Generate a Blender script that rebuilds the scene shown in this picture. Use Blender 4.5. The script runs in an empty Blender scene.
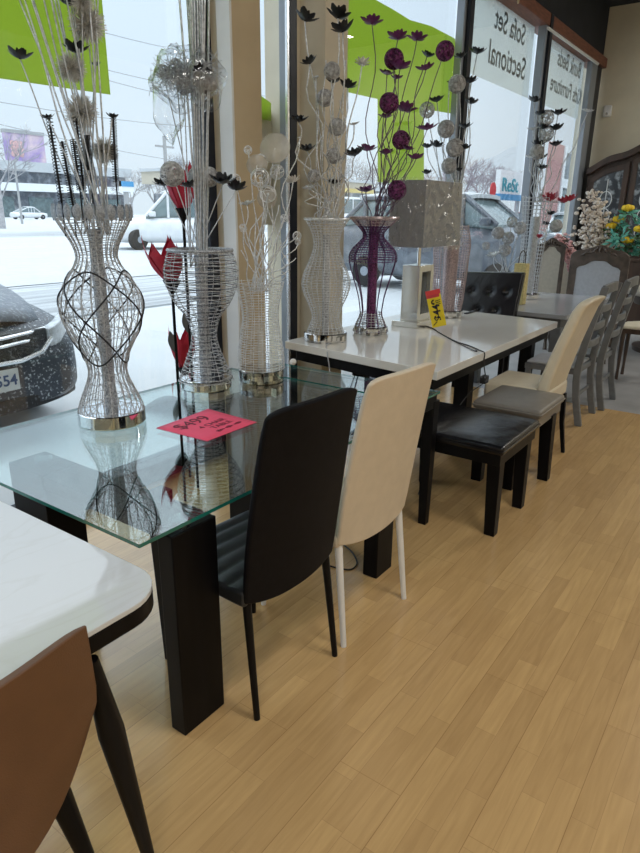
import bpy, bmesh, math, random
from mathutils import Vector, Matrix, noise
random.seed(7)
C = bpy.context.scene.collection
SC = bpy.context.scene
PI = math.pi
# ------------------------------------------------------------------ camera
EYE = Vector((0, 0, 1.6)); F = 640.0; CX, CY = 320.0, 426.5
_dn = Vector((300-CX, 2350-CY, F)).normalized()
_x = Vector((805-CX, 218-CY, F)); _x = (_x - _dn*_x.dot(_dn)).normalized()
_z = -_dn; _y = _z.cross(_x)
AX = (_x, _y, _z)                         # world axes in camera coordinates (right, down, forward)
def ray(u, v):
    d = Vector((u-CX, v-CY, F)); return Vector((_x.dot(d), _y.dot(d), _z.dot(d)))
def atz(u, v, z): d = ray(u, v); return EYE + d*((z-EYE.z)/d.z)
def aty(u, v, y): d = ray(u, v); return EYE + d*(y/d.y)
def atx(u, v, x): d = ray(u, v); return EYE + d*(x/d.x)
def depth(P):
    P = Vector(P)-EYE; return P.x*_x.z + P.y*_y.z + P.z*_z.z
cam = bpy.data.cameras.new('camera'); co = bpy.data.objects.new('camera', cam); C.objects.link(co)
cam.sensor_fit = 'HORIZONTAL'; cam.sensor_width = 36; cam.lens = 36.0; cam.clip_end = 600; cam.clip_start = .02
rt = Vector((_x.x, _y.x, _z.x)); up = -Vector((_x.y, _y.y, _z.y)); bk = -Vector((_x.z, _y.z, _z.z))
co.matrix_world = Matrix(((rt.x, up.x, bk.x, EYE.x), (rt.y, up.y, bk.y, EYE.y), (rt.z, up.z, bk.z, EYE.z), (0, 0, 0, 1)))
SC.camera = co
# ------------------------------------------------------------------ materials
MATS = {}
def mat(name, col, rough=.5, metal=0., var=0., scale=20., bump=0., bscale=60., spec=.5, stretch=None, col2=None, lo=.35, hi=.65, coat=0., emit=0., trans=0., alpha=1., sheen=0.):
    m = bpy.data.materials.new(name); m.use_nodes = True
    n = m.node_tree.nodes; l = m.node_tree.links; b = n['Principled BSDF']
    c = (*col, 1)
    b.inputs['Base Color'].default_value = c; b.inputs['Roughness'].default_value = rough
    b.inputs['Metallic'].default_value = metal; b.inputs['Specular IOR Level'].default_value = spec
    b.inputs['Coat Weight'].default_value = coat; b.inputs['Alpha'].default_value = alpha
    if emit: b.inputs['Emission Color'].default_value = c; b.inputs['Emission Strength'].default_value = emit
    if trans: b.inputs['Transmission Weight'].default_value = trans
    tc = n.new('ShaderNodeTexCoord'); mp = n.new('ShaderNodeMapping'); l.new(tc.outputs['Object'], mp.inputs['Vector'])
    if stretch: mp.inputs['Scale'].default_value = stretch
    if var or col2:
        t = n.new('ShaderNodeTexNoise'); t.inputs['Scale'].default_value = scale; t.inputs['Detail'].default_value = 4
        l.new(mp.outputs[0], t.inputs['Vector'])
        r = n.new('ShaderNodeValToRGB'); l.new(t.outputs['Fac'], r.inputs[0]); l.new(r.outputs[0], b.inputs['Base Color'])
        if col2 is None:
            a = tuple(max(0, x*(1-var)) for x in col); d = tuple(min(1, x*(1+var)) for x in col)
        else: a, d = col, col2
        r.color_ramp.elements[0].color = (*a, 1); r.color_ramp.elements[1].color = (*d, 1)
        r.color_ramp.elements[0].position = lo; r.color_ramp.elements[1].position = hi
    if bump:
        t2 = n.new('ShaderNodeTexNoise'); t2.inputs['Scale'].default_value = bscale; t2.inputs['Detail'].default_value = 3
        l.new(mp.outputs[0], t2.inputs['Vector'])
        bp = n.new('ShaderNodeBump'); bp.inputs['Strength'].default_value = bump; bp.inputs['Distance'].default_value = .01
        l.new(t2.outputs['Fac'], bp.inputs['Height']); l.new(bp.outputs[0], b.inputs['Normal'])
    MATS[name] = m; return m
def glass(name, tint, ior=1.5, rough=0.0, gcol=(1, 1, 1)):
    m = bpy.data.materials.new(name); m.use_nodes = True
    n = m.node_tree.nodes; l = m.node_tree.links; n.clear()
    o = n.new('ShaderNodeOutputMaterial'); mx = n.new('ShaderNodeMixShader'); tr = n.new('ShaderNodeBsdfTransparent'); gl = n.new('ShaderNodeBsdfGlossy')
    tr.inputs[0].default_value = (*tint, 1); gl.inputs['Roughness'].default_value = rough; gl.inputs['Color'].default_value = (*gcol, 1)
    ge = n.new('ShaderNodeNewGeometry'); mr = n.new('ShaderNodeMapRange'); fr = n.new('ShaderNodeFresnel')
    mr.inputs['To Min'].default_value = ior; mr.inputs['To Max'].default_value = 1/ior
    l.new(ge.outputs['Backfacing'], mr.inputs['Value']); l.new(mr.outputs[0], fr.inputs['IOR'])
    l.new(fr.outputs[0], mx.inputs[0]); l.new(tr.outputs[0], mx.inputs[1]); l.new(gl.outputs[0], mx.inputs[2]); l.new(mx.outputs[0], o.inputs[0])
    MATS[name] = m; return m
def sheet(name, col, trans=.6, rough=.6):   # a thin sheet daylight comes through
    m = bpy.data.materials.new(name); m.use_nodes = True
    n = m.node_tree.nodes; l = m.node_tree.links; n.clear()
    o = n.new('ShaderNodeOutputMaterial'); mx = n.new('ShaderNodeMixShader'); d = n.new('ShaderNodeBsdfDiffuse'); t = n.new('ShaderNodeBsdfTranslucent')
    tx = n.new('ShaderNodeTexNoise'); tx.inputs['Scale'].default_value = 3; tc = n.new('ShaderNodeTexCoord'); l.new(tc.outputs['Object'], tx.inputs['Vector'])
    r = n.new('ShaderNodeValToRGB'); l.new(tx.outputs['Fac'], r.inputs[0])
    r.color_ramp.elements[0].color = (*[x*.93 for x in col], 1); r.color_ramp.elements[1].color = (*col, 1)
    l.new(r.outputs[0], d.inputs[0]); l.new(r.outputs[0], t.inputs[0])
    mx.inputs[0].default_value = trans; l.new(d.outputs[0], mx.inputs[1]); l.new(t.outputs[0], mx.inputs[2]); l.new(mx.outputs[0], o.inputs[0])
    MATS[name] = m; return m
def floor_mat():
    m = bpy.data.materials.new('oak_laminate'); m.use_nodes = True
    n = m.node_tree.nodes; l = m.node_tree.links; b = n['Principled BSDF']
    tc = n.new('ShaderNodeTexCoord')
    br = n.new('ShaderNodeTexBrick'); l.new(tc.outputs['Object'], br.inputs['Vector'])
    br.inputs['Scale'].default_value = 1; br.inputs['Brick Width'].default_value = .42; br.inputs['Row Height'].default_value = .07
    br.inputs['Mortar Size'].default_value = .0009; br.inputs['Mortar Smooth'].default_value = .6; br.offset = .37; br.squash = 1.3; br.squash_frequency = 3
    br.inputs['Color1'].default_value = (.55, .355, .16, 1); br.inputs['Color2'].default_value = (.665, .44, .20, 1); br.inputs['Mortar'].default_value = (.46, .29, .135, 1)
    mp = n.new('ShaderNodeMapping'); mp.inputs['Scale'].default_value = (2.2, 26, 1); l.new(tc.outputs['Object'], mp.inputs['Vector'])
    nz = n.new('ShaderNodeTexNoise'); nz.inputs['Scale'].default_value = 2.2; nz.inputs['Detail'].default_value = 6; nz.inputs['Distortion'].default_value = .6; l.new(mp.outputs[0], nz.inputs['Vector'])
    rp = n.new('ShaderNodeValToRGB'); rp.color_ramp.elements[0].position = .3; rp.color_ramp.elements[0].color = (.90, .885, .86, 1); rp.color_ramp.elements[1].position = .7; rp.color_ramp.elements[1].color = (1.05, 1.05, 1.05, 1)
    l.new(nz.outputs['Fac'], rp.inputs[0])
    mx = n.new('ShaderNodeMix'); mx.data_type = 'RGBA'; mx.blend_type = 'MULTIPLY'; mx.inputs[0].default_value = 1
    l.new(br.outputs['Color'], mx.inputs[6]); l.new(rp.outputs[0], mx.inputs[7])
    # the seams between the wider boards
    b2 = n.new('ShaderNodeTexBrick'); l.new(tc.outputs['Object'], b2.inputs['Vector']); b2.inputs['Scale'].default_value = 1
    b2.inputs['Brick Width'].default_value = 1.3; b2.inputs['Row Height'].default_value = .21; b2.inputs['Mortar Size'].default_value = .0012
    b2.inputs['Color1'].default_value = b2.inputs['Color2'].default_value = (1, 1, 1, 1); b2.inputs['Mortar'].default_value = (.78, .74, .7, 1)
    m2 = n.new('ShaderNodeMix'); m2.data_type = 'RGBA'; m2.blend_type = 'MULTIPLY'; m2.inputs[0].default_value = 1
    l.new(mx.outputs[2], m2.inputs[6]); l.new(b2.outputs['Color'], m2.inputs[7]); l.new(m2.outputs[2], b.inputs['Base Color'])
    b.inputs['Roughness'].default_value = .21; b.inputs['Specular IOR Level'].default_value = 1.0
    MATS['oak_laminate'] = m; return m
def marble_mat():
    m = bpy.data.materials.new('white_marble'); m.use_nodes = True
    n = m.node_tree.nodes; l = m.node_tree.links; b = n['Principled BSDF']
    tc = n.new('ShaderNodeTexCoord'); mp = n.new('ShaderNodeMapping'); mp.inputs['Scale'].default_value = (1.2, 3, 1); mp.inputs['Rotation'].default_value = (0, 0, .5)
    nz = n.new('ShaderNodeTexNoise'); nz.inputs['Scale'].default_value = 2.0; nz.inputs['Detail'].default_value = 5; nz.inputs['Distortion'].default_value = .8
    l.new(tc.outputs['Object'], mp.inputs[0]); l.new(mp.outputs[0], nz.inputs['Vector'])
    r = n.new('ShaderNodeValToRGB'); e = r.color_ramp.elements; e[0].position = .47; e[0].color = (.66, .69, .72, 1); e[1].position = .53; e[1].color = (.66, .69, .72, 1)
    x = e.new(.5); x.color = (.63, .655, .675, 1)
    l.new(nz.outputs['Fac'], r.inputs[0]); l.new(r.outputs[0], b.inputs['Base Color']); b.inputs['Roughness'].default_value = .06; b.inputs['Specular IOR Level'].default_value = .95
    MATS['white_marble'] = m; return m
def mosaic_mat():
    m = bpy.data.materials.new('mirror_mosaic'); m.use_nodes = True
    n = m.node_tree.nodes; l = m.node_tree.links; b = n['Principled BSDF']
    tc = n.new('ShaderNodeTexCoord'); v = n.new('ShaderNodeTexVoronoi'); v.inputs['Scale'].default_value = 38; v.distance = 'CHEBYCHEV'; v.inputs['Randomness'].default_value = .35
    l.new(tc.outputs['Object'], v.inputs['Vector']); r = n.new('ShaderNodeValToRGB'); l.new(v.outputs['Color'], r.inputs[0])
    r.color_ramp.elements[0].color = (.12, .12, .12, 1); r.color_ramp.elements[1].color = (.95, .95, .95, 1)
    l.new(r.outputs[0], b.inputs['Base Color']); b.inputs['Metallic'].default_value = 1; b.inputs['Roughness'].default_value = .07
    MATS['mirror_mosaic'] = m
floor_mat(); marble_mat(); mosaic_mat()
mat('grey_concrete', (.33, .33, .33), .45, var=.12, scale=3)
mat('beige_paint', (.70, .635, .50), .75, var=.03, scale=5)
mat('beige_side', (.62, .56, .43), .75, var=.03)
mat('pale_trim', (.72, .74, .74), .5, var=.03, scale=6)
mat('tan_paint', (.53, .43, .285), .75, var=.04, scale=5)
mat('interior_wall', (.72, .655, .50), .8, var=.03, scale=4)
mat('black_ceiling', (.022, .025, .032), .85, var=.15, scale=3)
mat('brown_beam', (.20, .075, .045), .55, var=.2, scale=8, stretch=(1, 6, 6))
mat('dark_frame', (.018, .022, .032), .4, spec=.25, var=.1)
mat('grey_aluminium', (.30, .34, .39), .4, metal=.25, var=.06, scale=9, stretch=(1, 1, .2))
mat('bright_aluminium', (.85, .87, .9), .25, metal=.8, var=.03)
mat('black_wood', (.004, .004, .005), .42, spec=.13, var=.2, scale=30, stretch=(1, 1, .1))
mat('black_leather', (.006, .006, .008), .55, spec=.1, bump=.12, bscale=350, var=.15, scale=40)
mat('charcoal_seat', (.022, .026, .031), .38, bump=.1, bscale=350, var=.1)
mat('glossy_black_leather', (.007, .007, .009), .25, spec=.4, bump=.3, bscale=14, var=.15)
mat('cream_leather', (.66, .575, .455), .5, bump=.1, bscale=25, var=.03)
mat('ivory_leather', (.70, .63, .49), .42, bump=.12, bscale=25, var=.03)
mat('taupe_leather', (.20, .185, .165), .38, bump=.08, bscale=250, var=.06)
mat('tan_leather', (.135, .062, .028), .45, bump=.12, bscale=300, var=.07, scale=12)
mat('white_metal', (.78, .79, .80), .35, var=.02)
mat('black_metal', (.005, .005, .006), .42, spec=.18, var=.1)
mat('silver_wire', (.60, .635, .68), .32, metal=.45, var=.2, scale=60)
mat('dull_silver', (.50, .51, .53), .42, metal=.25, var=.35, scale=90)
mat('leaf_silver', (.31, .34, .385), .5, metal=.15, var=.3, scale=150)
mat('fluff_silver', (.62, .62, .60), .5, metal=.1, var=.3, scale=60)
mat('dark_wire', (.02, .02, .024), .4, metal=.3, var=.1)
mat('beaded_silver', (.38, .405, .445), .38, metal=.3, var=.5, scale=160, bump=.5, bscale=160)
mat('pale_silver', (.74, .76, .78), .32, metal=.3, var=.2, scale=70)
mat('purple_wire', (.11, .04, .13), .35, metal=.5, var=.3, scale=60)
mat('mauve_wire', (.20, .15, .22), .35, metal=.4, var=.3, scale=60)
mat('purple_petal', (.13, .022, .125), .45, var=.35, scale=60)
mat('purple_bead', (.14, .03, .115), .35, metal=.3, var=.8, scale=110, bump=.5, bscale=160)
mat('pink_silver', (.52, .42, .43), .28, metal=.5, var=.4, scale=120)
mat('black_petal', (.010, .012, .016), .38, var=.2)
mat('chrome', (.86, .87, .88), .06, metal=1, var=.04, scale=12)
mat('red_petal', (.45, .015, .045), .42, var=.1)
mat('dark_red_petal', (.42, .02, .05), .45, var=.1)
mat('grey_leaf', (.12, .13, .13), .5, var=.1)
mat('capiz_shell', (.70, .67, .60), .35, var=.08, scale=30, alpha=.42)
mat('grey_fabric', (.27, .275, .28), .75, var=.06, scale=30)
mat('mirror', (.74, .74, .70), .16, metal=.75, var=.02)
mat('champagne_edge', (.42, .38, .30), .3, metal=.6, var=.05)
mat('white_quartz', (.78, .77, .735), .08, var=.025, scale=2.5, spec=.6)
mat('quartz_edge', (.62, .60, .56), .3, var=.02)
mat('grey_tabletop', (.36, .375, .40), .14, var=.03, scale=4, spec=.6)
mat('grey_paint', (.15, .16, .17), .45, var=.08, scale=20)
mat('dark_wood', (.060, .036, .025), .4, var=.3, scale=12, stretch=(1, 1, .2))
mat('walnut_wood', (.085, .062, .048), .42, var=.3, scale=14, bump=.2, bscale=30)
mat('grey_upholstery', (.44, .46, .50), .8, var=.05, scale=30)
mat('beige_upholstery', (.45, .41, .34), .8, var=.06, scale=30)
mat('cream_stone', (.62, .58, .50), .3, var=.05)
mat('pink_paper', (.92, .10, .20), .7, var=.02)
mat('yellow_card', (.85, .66, .02), .5, var=.03)
mat('red_card', (.75, .06, .06), .5, var=.03)
mat('black_ink', (.015, .012, .015), .7, var=.1)
mat('wine_ink', (.16, .015, .035), .7, var=.1)
mat('cable_black', (.015, .015, .016), .45, var=.1)
mat('yellow_wicker', (.60, .50, .22), .7, var=.2, scale=90, bump=.4, bscale=90)
mat('snow', (.50, .535, .565), .7, var=.03, scale=1.2, bump=.5, bscale=2.2)
mat('slush_road', (.22, .24, .26), .6, col2=(.47, .505, .535), scale=1.3, stretch=(.16, 2.4, 1), lo=.35, hi=.6, bump=.3, bscale=4)
mat('car_navy', (.022, .027, .038), .28, col2=(.060, .070, .09), scale=3, coat=.4)
mat('car_hood_frost', (.15, .18, .225), .5, col2=(.36, .41, .47), scale=40, lo=.5, hi=.75)
mat('snow_specked', (.045, .057, .078), .35, col2=(.62, .68, .74), scale=55, lo=.57, hi=.70)
mat('car_slate', (.10, .12, .15), .35, col2=(.20, .23, .265), scale=5, lo=.4, hi=.75)
mat('car_white', (.74, .77, .80), .4, var=.05, scale=4)
mat('car_glass', (.16, .22, .235), .08, var=.2, scale=2, spec=.8)
mat('black_plastic', (.018, .02, .024), .6, col2=(.25, .28, .31), scale=45, lo=.56, hi=.76)
mat('lamp_lens', (.50, .55, .60), .15, var=.3, scale=18, spec=.8)
mat('rubber', (.02, .02, .022), .8, var=.2)
mat('plate_white', (.62, .68, .70), .5, var=.03)
mat('plate_blue', (.03, .09, .22), .5, var=.03)
mat('hazy_red_brick', (.46, .26, .25), .85, var=.15, scale=3, stretch=(1, 1, 3))  # lightened towards pink: snow haze put into the colour
mat('slate_cladding', (.20, .23, .25), .5, var=.2, scale=2)
mat('shop_dark', (.10, .115, .14), .7, col2=(.30, .33, .37), scale=.9, lo=.45, hi=.7)
mat('tan_siding', (.50, .46, .38), .8, var=.06)
mat('sign_white', (.82, .86, .88), .5, var=.02)
mat('sign_teal', (.02, .33, .42), .5, var=.03)
mat('sign_blue', (.06, .30, .58), .5, var=.03)
mat('sign_red', (.6, .05, .06), .5, var=.05)
mat('hazy_billboard', (.36, .27, .55), .6, col2=(.72, .58, .60), scale=.22, lo=.42, hi=.6)  # both print tones paled to paint in the distance haze
mat('hazy_bark', (.38, .38, .40), .9, var=.2, scale=5)  # far trees: falling-snow haze is mixed into this pale grey
mat('hazy_red_bark', (.38, .33, .36), .9, var=.2, scale=5)  # the pinkish-grey lift is painted haze as well
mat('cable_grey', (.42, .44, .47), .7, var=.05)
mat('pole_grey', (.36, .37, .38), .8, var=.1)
mat('car_red', (.30, .06, .07), .4, col2=(.8, .83, .86), scale=2, lo=.5, hi=.7)
mat('gold_canopy', (.62, .50, .20), .6, var=.05)
mat('plastic_white', (.85, .85, .83), .4, var=.02)
mat('blossom_cream', (.72, .64, .56), .7, var=.15, scale=60)
mat('blossom_pink', (.70, .42, .42), .7, var=.25, scale=60)
mat('twig_brown', (.10, .07, .05), .8, var=.2)
mat('flower_yellow', (.92, .62, .03), .6, var=.15, scale=60)
mat('leaf_teal', (.12, .42, .34), .6, var=.25, scale=40)
mat('leaf_green', (.05, .12, .04), .6, var=.3, scale=40)
mat('vase_dark', (.04, .032, .03), .3, var=.2)
mat('tile_dark', (.04, .045, .05), .15, var=.3, scale=8)
mat('leaded_pane', (.045, .05, .055), .1, col2=(.42, .46, .48), scale=11, lo=.52, hi=.72, spec=.8)
glass('clear_glass', (.80, .885, .875), ior=2.0); glass('window_glass', (.96, .975, .98)); glass('plastic_film', (.96, .965, .97), ior=1.7, rough=.13); glass('acrylic', (.86, .90, .91), rough=.05)
mat('glass_edge', (.015, .16, .135), .12, var=.1, spec=.8)
sheet('green_film', (.54, .66, .17), .82); sheet('white_banner', (.88, .91, .89), .72); sheet('letter_grey', (.30, .325, .33), .5)
# ------------------------------------------------------------------ mesh builder
class MB:
    def __init__(s): s.v = []; s.f = []
    def add(s, vs, fs, M=None):
        o = len(s.v); s.v += [(M @ Vector(p)) if M is not None else Vector(p) for p in vs]; s.f += [tuple(i+o for i in f) for f in fs]; return s
    def box(s, x0, x1, y0, y1, z0, z1, M=None):
        return s.add([(x, y, z) for x in (x0, x1) for y in (y0, y1) for z in (z0, z1)],
                     [(0, 1, 3, 2), (4, 6, 7, 5), (0, 4, 5, 1), (2, 3, 7, 6), (0, 2, 6, 4), (1, 5, 7, 3)], M)
    def hexa(s, bot, top):
        return s.add(list(bot)+list(top), [(3, 2, 1, 0), (4, 5, 6, 7)]+[(i, (i+1) % 4, 4+(i+1) % 4, 4+i) for i in range(4)])
    def prism(s, poly, h0, h1, axis='z', M=None):
        def pt(a, b, h): return (a, b, h) if axis == 'z' else ((a, h, b) if axis == 'y' else (h, a, b))
        n = len(poly); vs = [pt(a, b, h0) for a, b in poly]+[pt(a, b, h1) for a, b in poly]
        return s.add(vs, [tuple(range(n))[::-1], tuple(range(n, 2*n))]+[(i, (i+1) % n, n+(i+1) % n, n+i) for i in range(n)], M)
    def tube(s, pts, r, n=6, closed=False, cap=True):
        pts = [Vector(p) for p in pts]; k = len(pts)
        if k < 2: return s
        rs = list(r) if isinstance(r, (list, tuple)) else [r]*k
        o = len(s.v); ref = None
        for i in range(k):
            if closed: t = pts[(i+1) % k]-pts[i-1]
            else: t = pts[min(i+1, k-1)]-pts[max(i-1, 0)]
            if t.length < 1e-9: t = Vector((0, 0, 1))
            t.normalize()
            if ref is None: ref = t.orthogonal().normalized()
            ref = ref-t*ref.dot(t)
            if ref.length < 1e-6: ref = t.orthogonal()
            ref.normalize(); bn = t.cross(ref)
            for j in range(n):
                a = 2*PI*j/n; s.v.append(pts[i]+(ref*math.cos(a)+bn*math.sin(a))*rs[i])
        for i in range(k if closed else k-1):
            for j in range(n):
                a, b = o+i*n+j, o+i*n+(j+1) % n; i2 = (i+1) % k
                s.f.append((a, b, o+i2*n+(j+1) % n, o+i2*n+j))
        if cap and not closed:
            s.f.append(tuple(o+j for j in range(n))[::-1]); s.f.append(tuple(o+(k-1)*n+j for j in range(n)))
        return s
    def lathe(s, prof, n=28, c=(0, 0, 0)):
        o = len(s.v); k = len(prof)
        for r, z in prof:
            for j in range(n):
                a = 2*PI*j/n; s.v.append(Vector((c[0]+r*math.cos(a), c[1]+r*math.sin(a), c[2]+z)))
        for i in range(k-1):
            for j in range(n):
                s.f.append((o+i*n+j, o+i*n+(j+1) % n, o+(i+1)*n+(j+1) % n, o+(i+1)*n+j))
        s.f.append(tuple(o+j for j in range(n))[::-1]); s.f.append(tuple(o+(k-1)*n+j for j in range(n)))
        return s
    def ball(s, c, r, n=10, sq=(1, 1, 1)):
        c = Vector(c); m = max(4, n//2); o = len(s.v)
        s.v.append(c-Vector((0, 0, r*sq[2])))
        for i in range(1, m):
            ph = PI*i/m-PI/2
            for j in range(n):
                a = 2*PI*j/n; s.v.append(c+Vector((r*sq[0]*math.cos(ph)*math.cos(a), r*sq[1]*math.cos(ph)*math.sin(a), r*sq[2]*math.sin(ph))))
        s.v.append(c+Vector((0, 0, r*sq[2]))); e = len(s.v)-1
        for j in range(n): s.f.append((o, o+1+(j+1) % n, o+1+j)); s.f.append((e, e-n+j, e-n+(j+1) % n))
        for i in range(m-2):
            for j in range(n):
                a = o+1+i*n; s.f.append((a+j, a+(j+1) % n, a+n+(j+1) % n, a+n+j))
        return s
    def grid(s, fn, nu, nv):          # fn(u, v) -> point
        o = len(s.v)
        for i in range(nu+1):
            for j in range(nv+1): s.v.append(Vector(fn(i/nu, j/nv)))
        for i in range(nu):
            for j in range(nv):
                a = o+i*(nv+1)+j; s.f.append((a, a+1, a+nv+2, a+nv+1))
        return s
    def slab(s, fn, nu, nv, M=None):  # fn(u, v, side) with side 0/1: a closed curved slab
        o = len(s.v); w = nv+1; N = (nu+1)*w
        for sd in (0, 1):
            for i in range(nu+1):
                for j in range(nv+1):
                    p = Vector(fn(i/nu, j/nv, sd)); s.v.append(M @ p if M is not None else p)
        for i in range(nu):
            for j in range(nv):
                a = o+i*w+j; s.f.append((a, a+1, a+w+1, a+w)); b = a+N; s.f.append((b, b+w, b+w+1, b+1))
        rim = [i*w for i in range(nu+1)]+[nu*w+j for j in range(1, nv+1)]+[i*w+nv for i in range(nu-1, -1, -1)]+[j for j in range(nv-1, 0, -1)]
        for q in range(len(rim)):
            a, b = rim[q], rim[(q+1) % len(rim)]; s.f.append((o+a, o+b, o+N+b, o+N+a))
        return s
    def build(s, name, m, parent=None, bevel=0, seg=2, sub=0, smooth=True, M=None, ang=.7, fix=True):
        loc = Vector((0, 0, 0))
        if parent is not None: loc = ROOT.get(parent.name, Vector((0, 0, 0)))
        me = bpy.data.meshes.new(name)
        me.from_pydata([tuple((M @ p if M is not None else p)-loc) for p in s.v], [], s.f); me.update()
        if fix:
            bm = bmesh.new(); bm.from_mesh(me); bmesh.ops.recalc_face_normals(bm, faces=bm.faces); bm.to_mesh(me); bm.free()
        me.materials.append(MATS[m] if isinstance(m, str) else m)
        o = bpy.data.objects.new(name, me); C.objects.link(o)
        if parent is not None: o.parent = parent; ROOT[o.name] = loc
        else:
            ROOT[o.name] = loc
        if smooth:
            me.shade_smooth()
            if ang: me.set_sharp_from_angle(angle=ang)
        if bevel:
            b = o.modifiers.new('bevel', 'BEVEL'); b.width = bevel; b.segments = seg; b.limit_method = 'ANGLE'
        if sub:
            b = o.modifiers.new('sub', 'SUBSURF'); b.levels = b.render_levels = sub
        return o
ROOT = {}
def thing(name, label, cat, loc, group=None):
    o = bpy.data.objects.new(name, None); C.objects.link(o); o.location = loc; o.empty_display_size = .1
    o['label'] = label; o['category'] = cat
    if group: o['group'] = group
    ROOT[o.name] = Vector(loc); return o
def tag(o, label, cat, group=None, kind=None):
    o['label'] = label; o['category'] = cat
    if group: o['group'] = group
    if kind: o['kind'] = kind
    # move the origin of a one-mesh thing to its own base
    if o.type == 'MESH':
        me = o.data; xs = [v.co for v in me.vertices]
        c = Vector(((min(p.x for p in xs)+max(p.x for p in xs))/2, (min(p.y for p in xs)+max(p.y for p in xs))/2, min(p.z for p in xs)))
        me.transform(Matrix.Translation(-c)); o.location = c
    return o
def struct(o): o['kind'] = 'structure'; return o
def text(body, size, m, parent, M, name='lettering', extrude=.0008, bold=0, align='CENTER'):
    cu = bpy.data.curves.new(name, 'FONT'); cu.body = body; cu.size = size; cu.extrude = extrude; cu.offset = bold
    cu.align_x = align; cu.align_y = 'CENTER'
    t = bpy.data.objects.new(name, cu); C.objects.link(t)
    dg = bpy.context.evaluated_depsgraph_get(); me = bpy.data.meshes.new_from_object(t.evaluated_get(dg))
    bpy.data.objects.remove(t)
    me.transform(M)
    if parent is not None: me.transform(Matrix.Translation(-ROOT[parent.name]))
    me.materials.clear(); me.materials.append(MATS[m])
    o = bpy.data.objects.new(name, me); C.objects.link(o)
    if parent is not None: o.parent = parent
    return o
def frame_M(o, ex, ey):
    ex = Vector(ex).normalized(); ey = Vector(ey); ey = (ey-ex*ey.dot(ex)).normalized(); ez = ex.cross(ey)
    return Matrix(((ex.x, ey.x, ez.x, o[0]), (ex.y, ey.y, ez.y, o[1]), (ex.z, ey.z, ez.z, o[2]), (0, 0, 0, 1)))
def RZ(x, y, z, a): return Matrix.Translation((x, y, z)) @ Matrix.Rotation(a, 4, 'Z')
def smooth_path(pts, n=6):
    pts = [Vector(p) for p in pts]; out = []
    P = [pts[0]*2-pts[1]]+pts+[pts[-1]*2-pts[-2]]
    for i in range(1, len(P)-2):
        for k in range(n):
            t = k/n; a, b, c, d = P[i-1], P[i], P[i+1], P[i+2]
            out.append(.5*((2*b)+(c-a)*t+(2*a-5*b+4*c-d)*t*t+(3*b-a-3*c+d)*t**3))
    out.append(pts[-1]); return out
# ------------------------------------------------------------------ the setting
YW = 3.0
struct(MB().box(-4, 5.84, -6, YW+.02, -.05, 0).build('floor', 'oak_laminate'))
struct(MB().box(5.84, 11.6, -6, YW+.02, -.05, 0).build('floor_concrete', 'grey_concrete'))
struct(MB().box(-4, 11.7, -6, YW+.3, 4.6, 4.7).build('ceiling', 'black_ceiling'))
struct(MB().box(11.6, 11.75, -6, YW+.3, 0, 4.6).build('wall_end', 'interior_wall'))
struct(MB().box(-4, 11.6, -6.15, -6, 0, 4.6).build('wall_back', 'interior_wall'))
struct(MB().box(-4.15, -4, -6, YW+.3, 0, 4.6).build('wall_near', 'interior_wall'))
struct(MB().box(-4, 11.6, YW, YW+.25, 3.92, 4.6).build('wall_header', 'black_ceiling'))
struct(MB().box(-4, 11.6, YW-.07, YW+.2, 3.77, 3.905).build('trim_1', 'brown_beam', bevel=.01))
struct(MB().box(-4, 11.6, YW-.03, YW+.12, 0, .12).build('trim_2', 'dark_frame', bevel=.006))
def mullion(i, x0, x1, y0, z1=3.9, m='dark_frame'):
    return struct(MB().box(x0, x1, y0, YW+.05, .1, z1).build('trim_%d' % i, m, bevel=.004))
mullion(3, 2.955, 3.03, 2.96)
# pillar one: pale board on its near side, tan front
struct(MB().box(3.03, 3.285, 2.81, YW+.04, 0, 4.6).build('pillar', 'tan_paint', bevel=.004))
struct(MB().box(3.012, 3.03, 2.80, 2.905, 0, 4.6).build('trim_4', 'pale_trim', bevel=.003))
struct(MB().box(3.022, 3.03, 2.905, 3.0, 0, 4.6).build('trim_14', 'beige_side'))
# aluminium post with a bright corner strip, its dark face towards the room
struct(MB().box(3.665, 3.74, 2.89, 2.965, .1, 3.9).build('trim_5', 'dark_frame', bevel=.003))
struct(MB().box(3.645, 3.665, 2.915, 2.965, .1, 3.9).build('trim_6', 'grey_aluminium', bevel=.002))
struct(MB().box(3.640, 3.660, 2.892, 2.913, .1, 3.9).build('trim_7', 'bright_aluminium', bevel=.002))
# beige board added outside the narrow pane, imitating the pillar's reflection
struct(MB().box(3.29, 3.77, YW+.14, YW+.2, 1.52, 2.26).build('reflection_panel', 'beige_paint'))
struct(MB().box(3.78, 3.90, YW-.01, YW+.2, 0, 3.9).build('wall_infill', 'beige_paint'))
struct(MB().box(3.9, 4.17, 2.78, YW+.2, 0, 4.6).build('pillar_beige', 'beige_paint', bevel=.004))
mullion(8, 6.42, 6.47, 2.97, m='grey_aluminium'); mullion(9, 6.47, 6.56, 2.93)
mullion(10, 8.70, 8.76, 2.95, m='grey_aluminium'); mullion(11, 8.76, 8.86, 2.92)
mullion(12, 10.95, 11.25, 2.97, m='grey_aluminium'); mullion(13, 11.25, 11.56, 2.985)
for i, (a, b) in enumerate(((-4, 2.955), (3.285, 3.78), (4.17, 6.42), (6.56, 8.70), (8.86, 10.95))):
    struct(MB().box(a, b, YW+.055, YW+.063, .12, 3.80).build('window_%d' % (i+1), 'window_glass', smooth=False))
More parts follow.
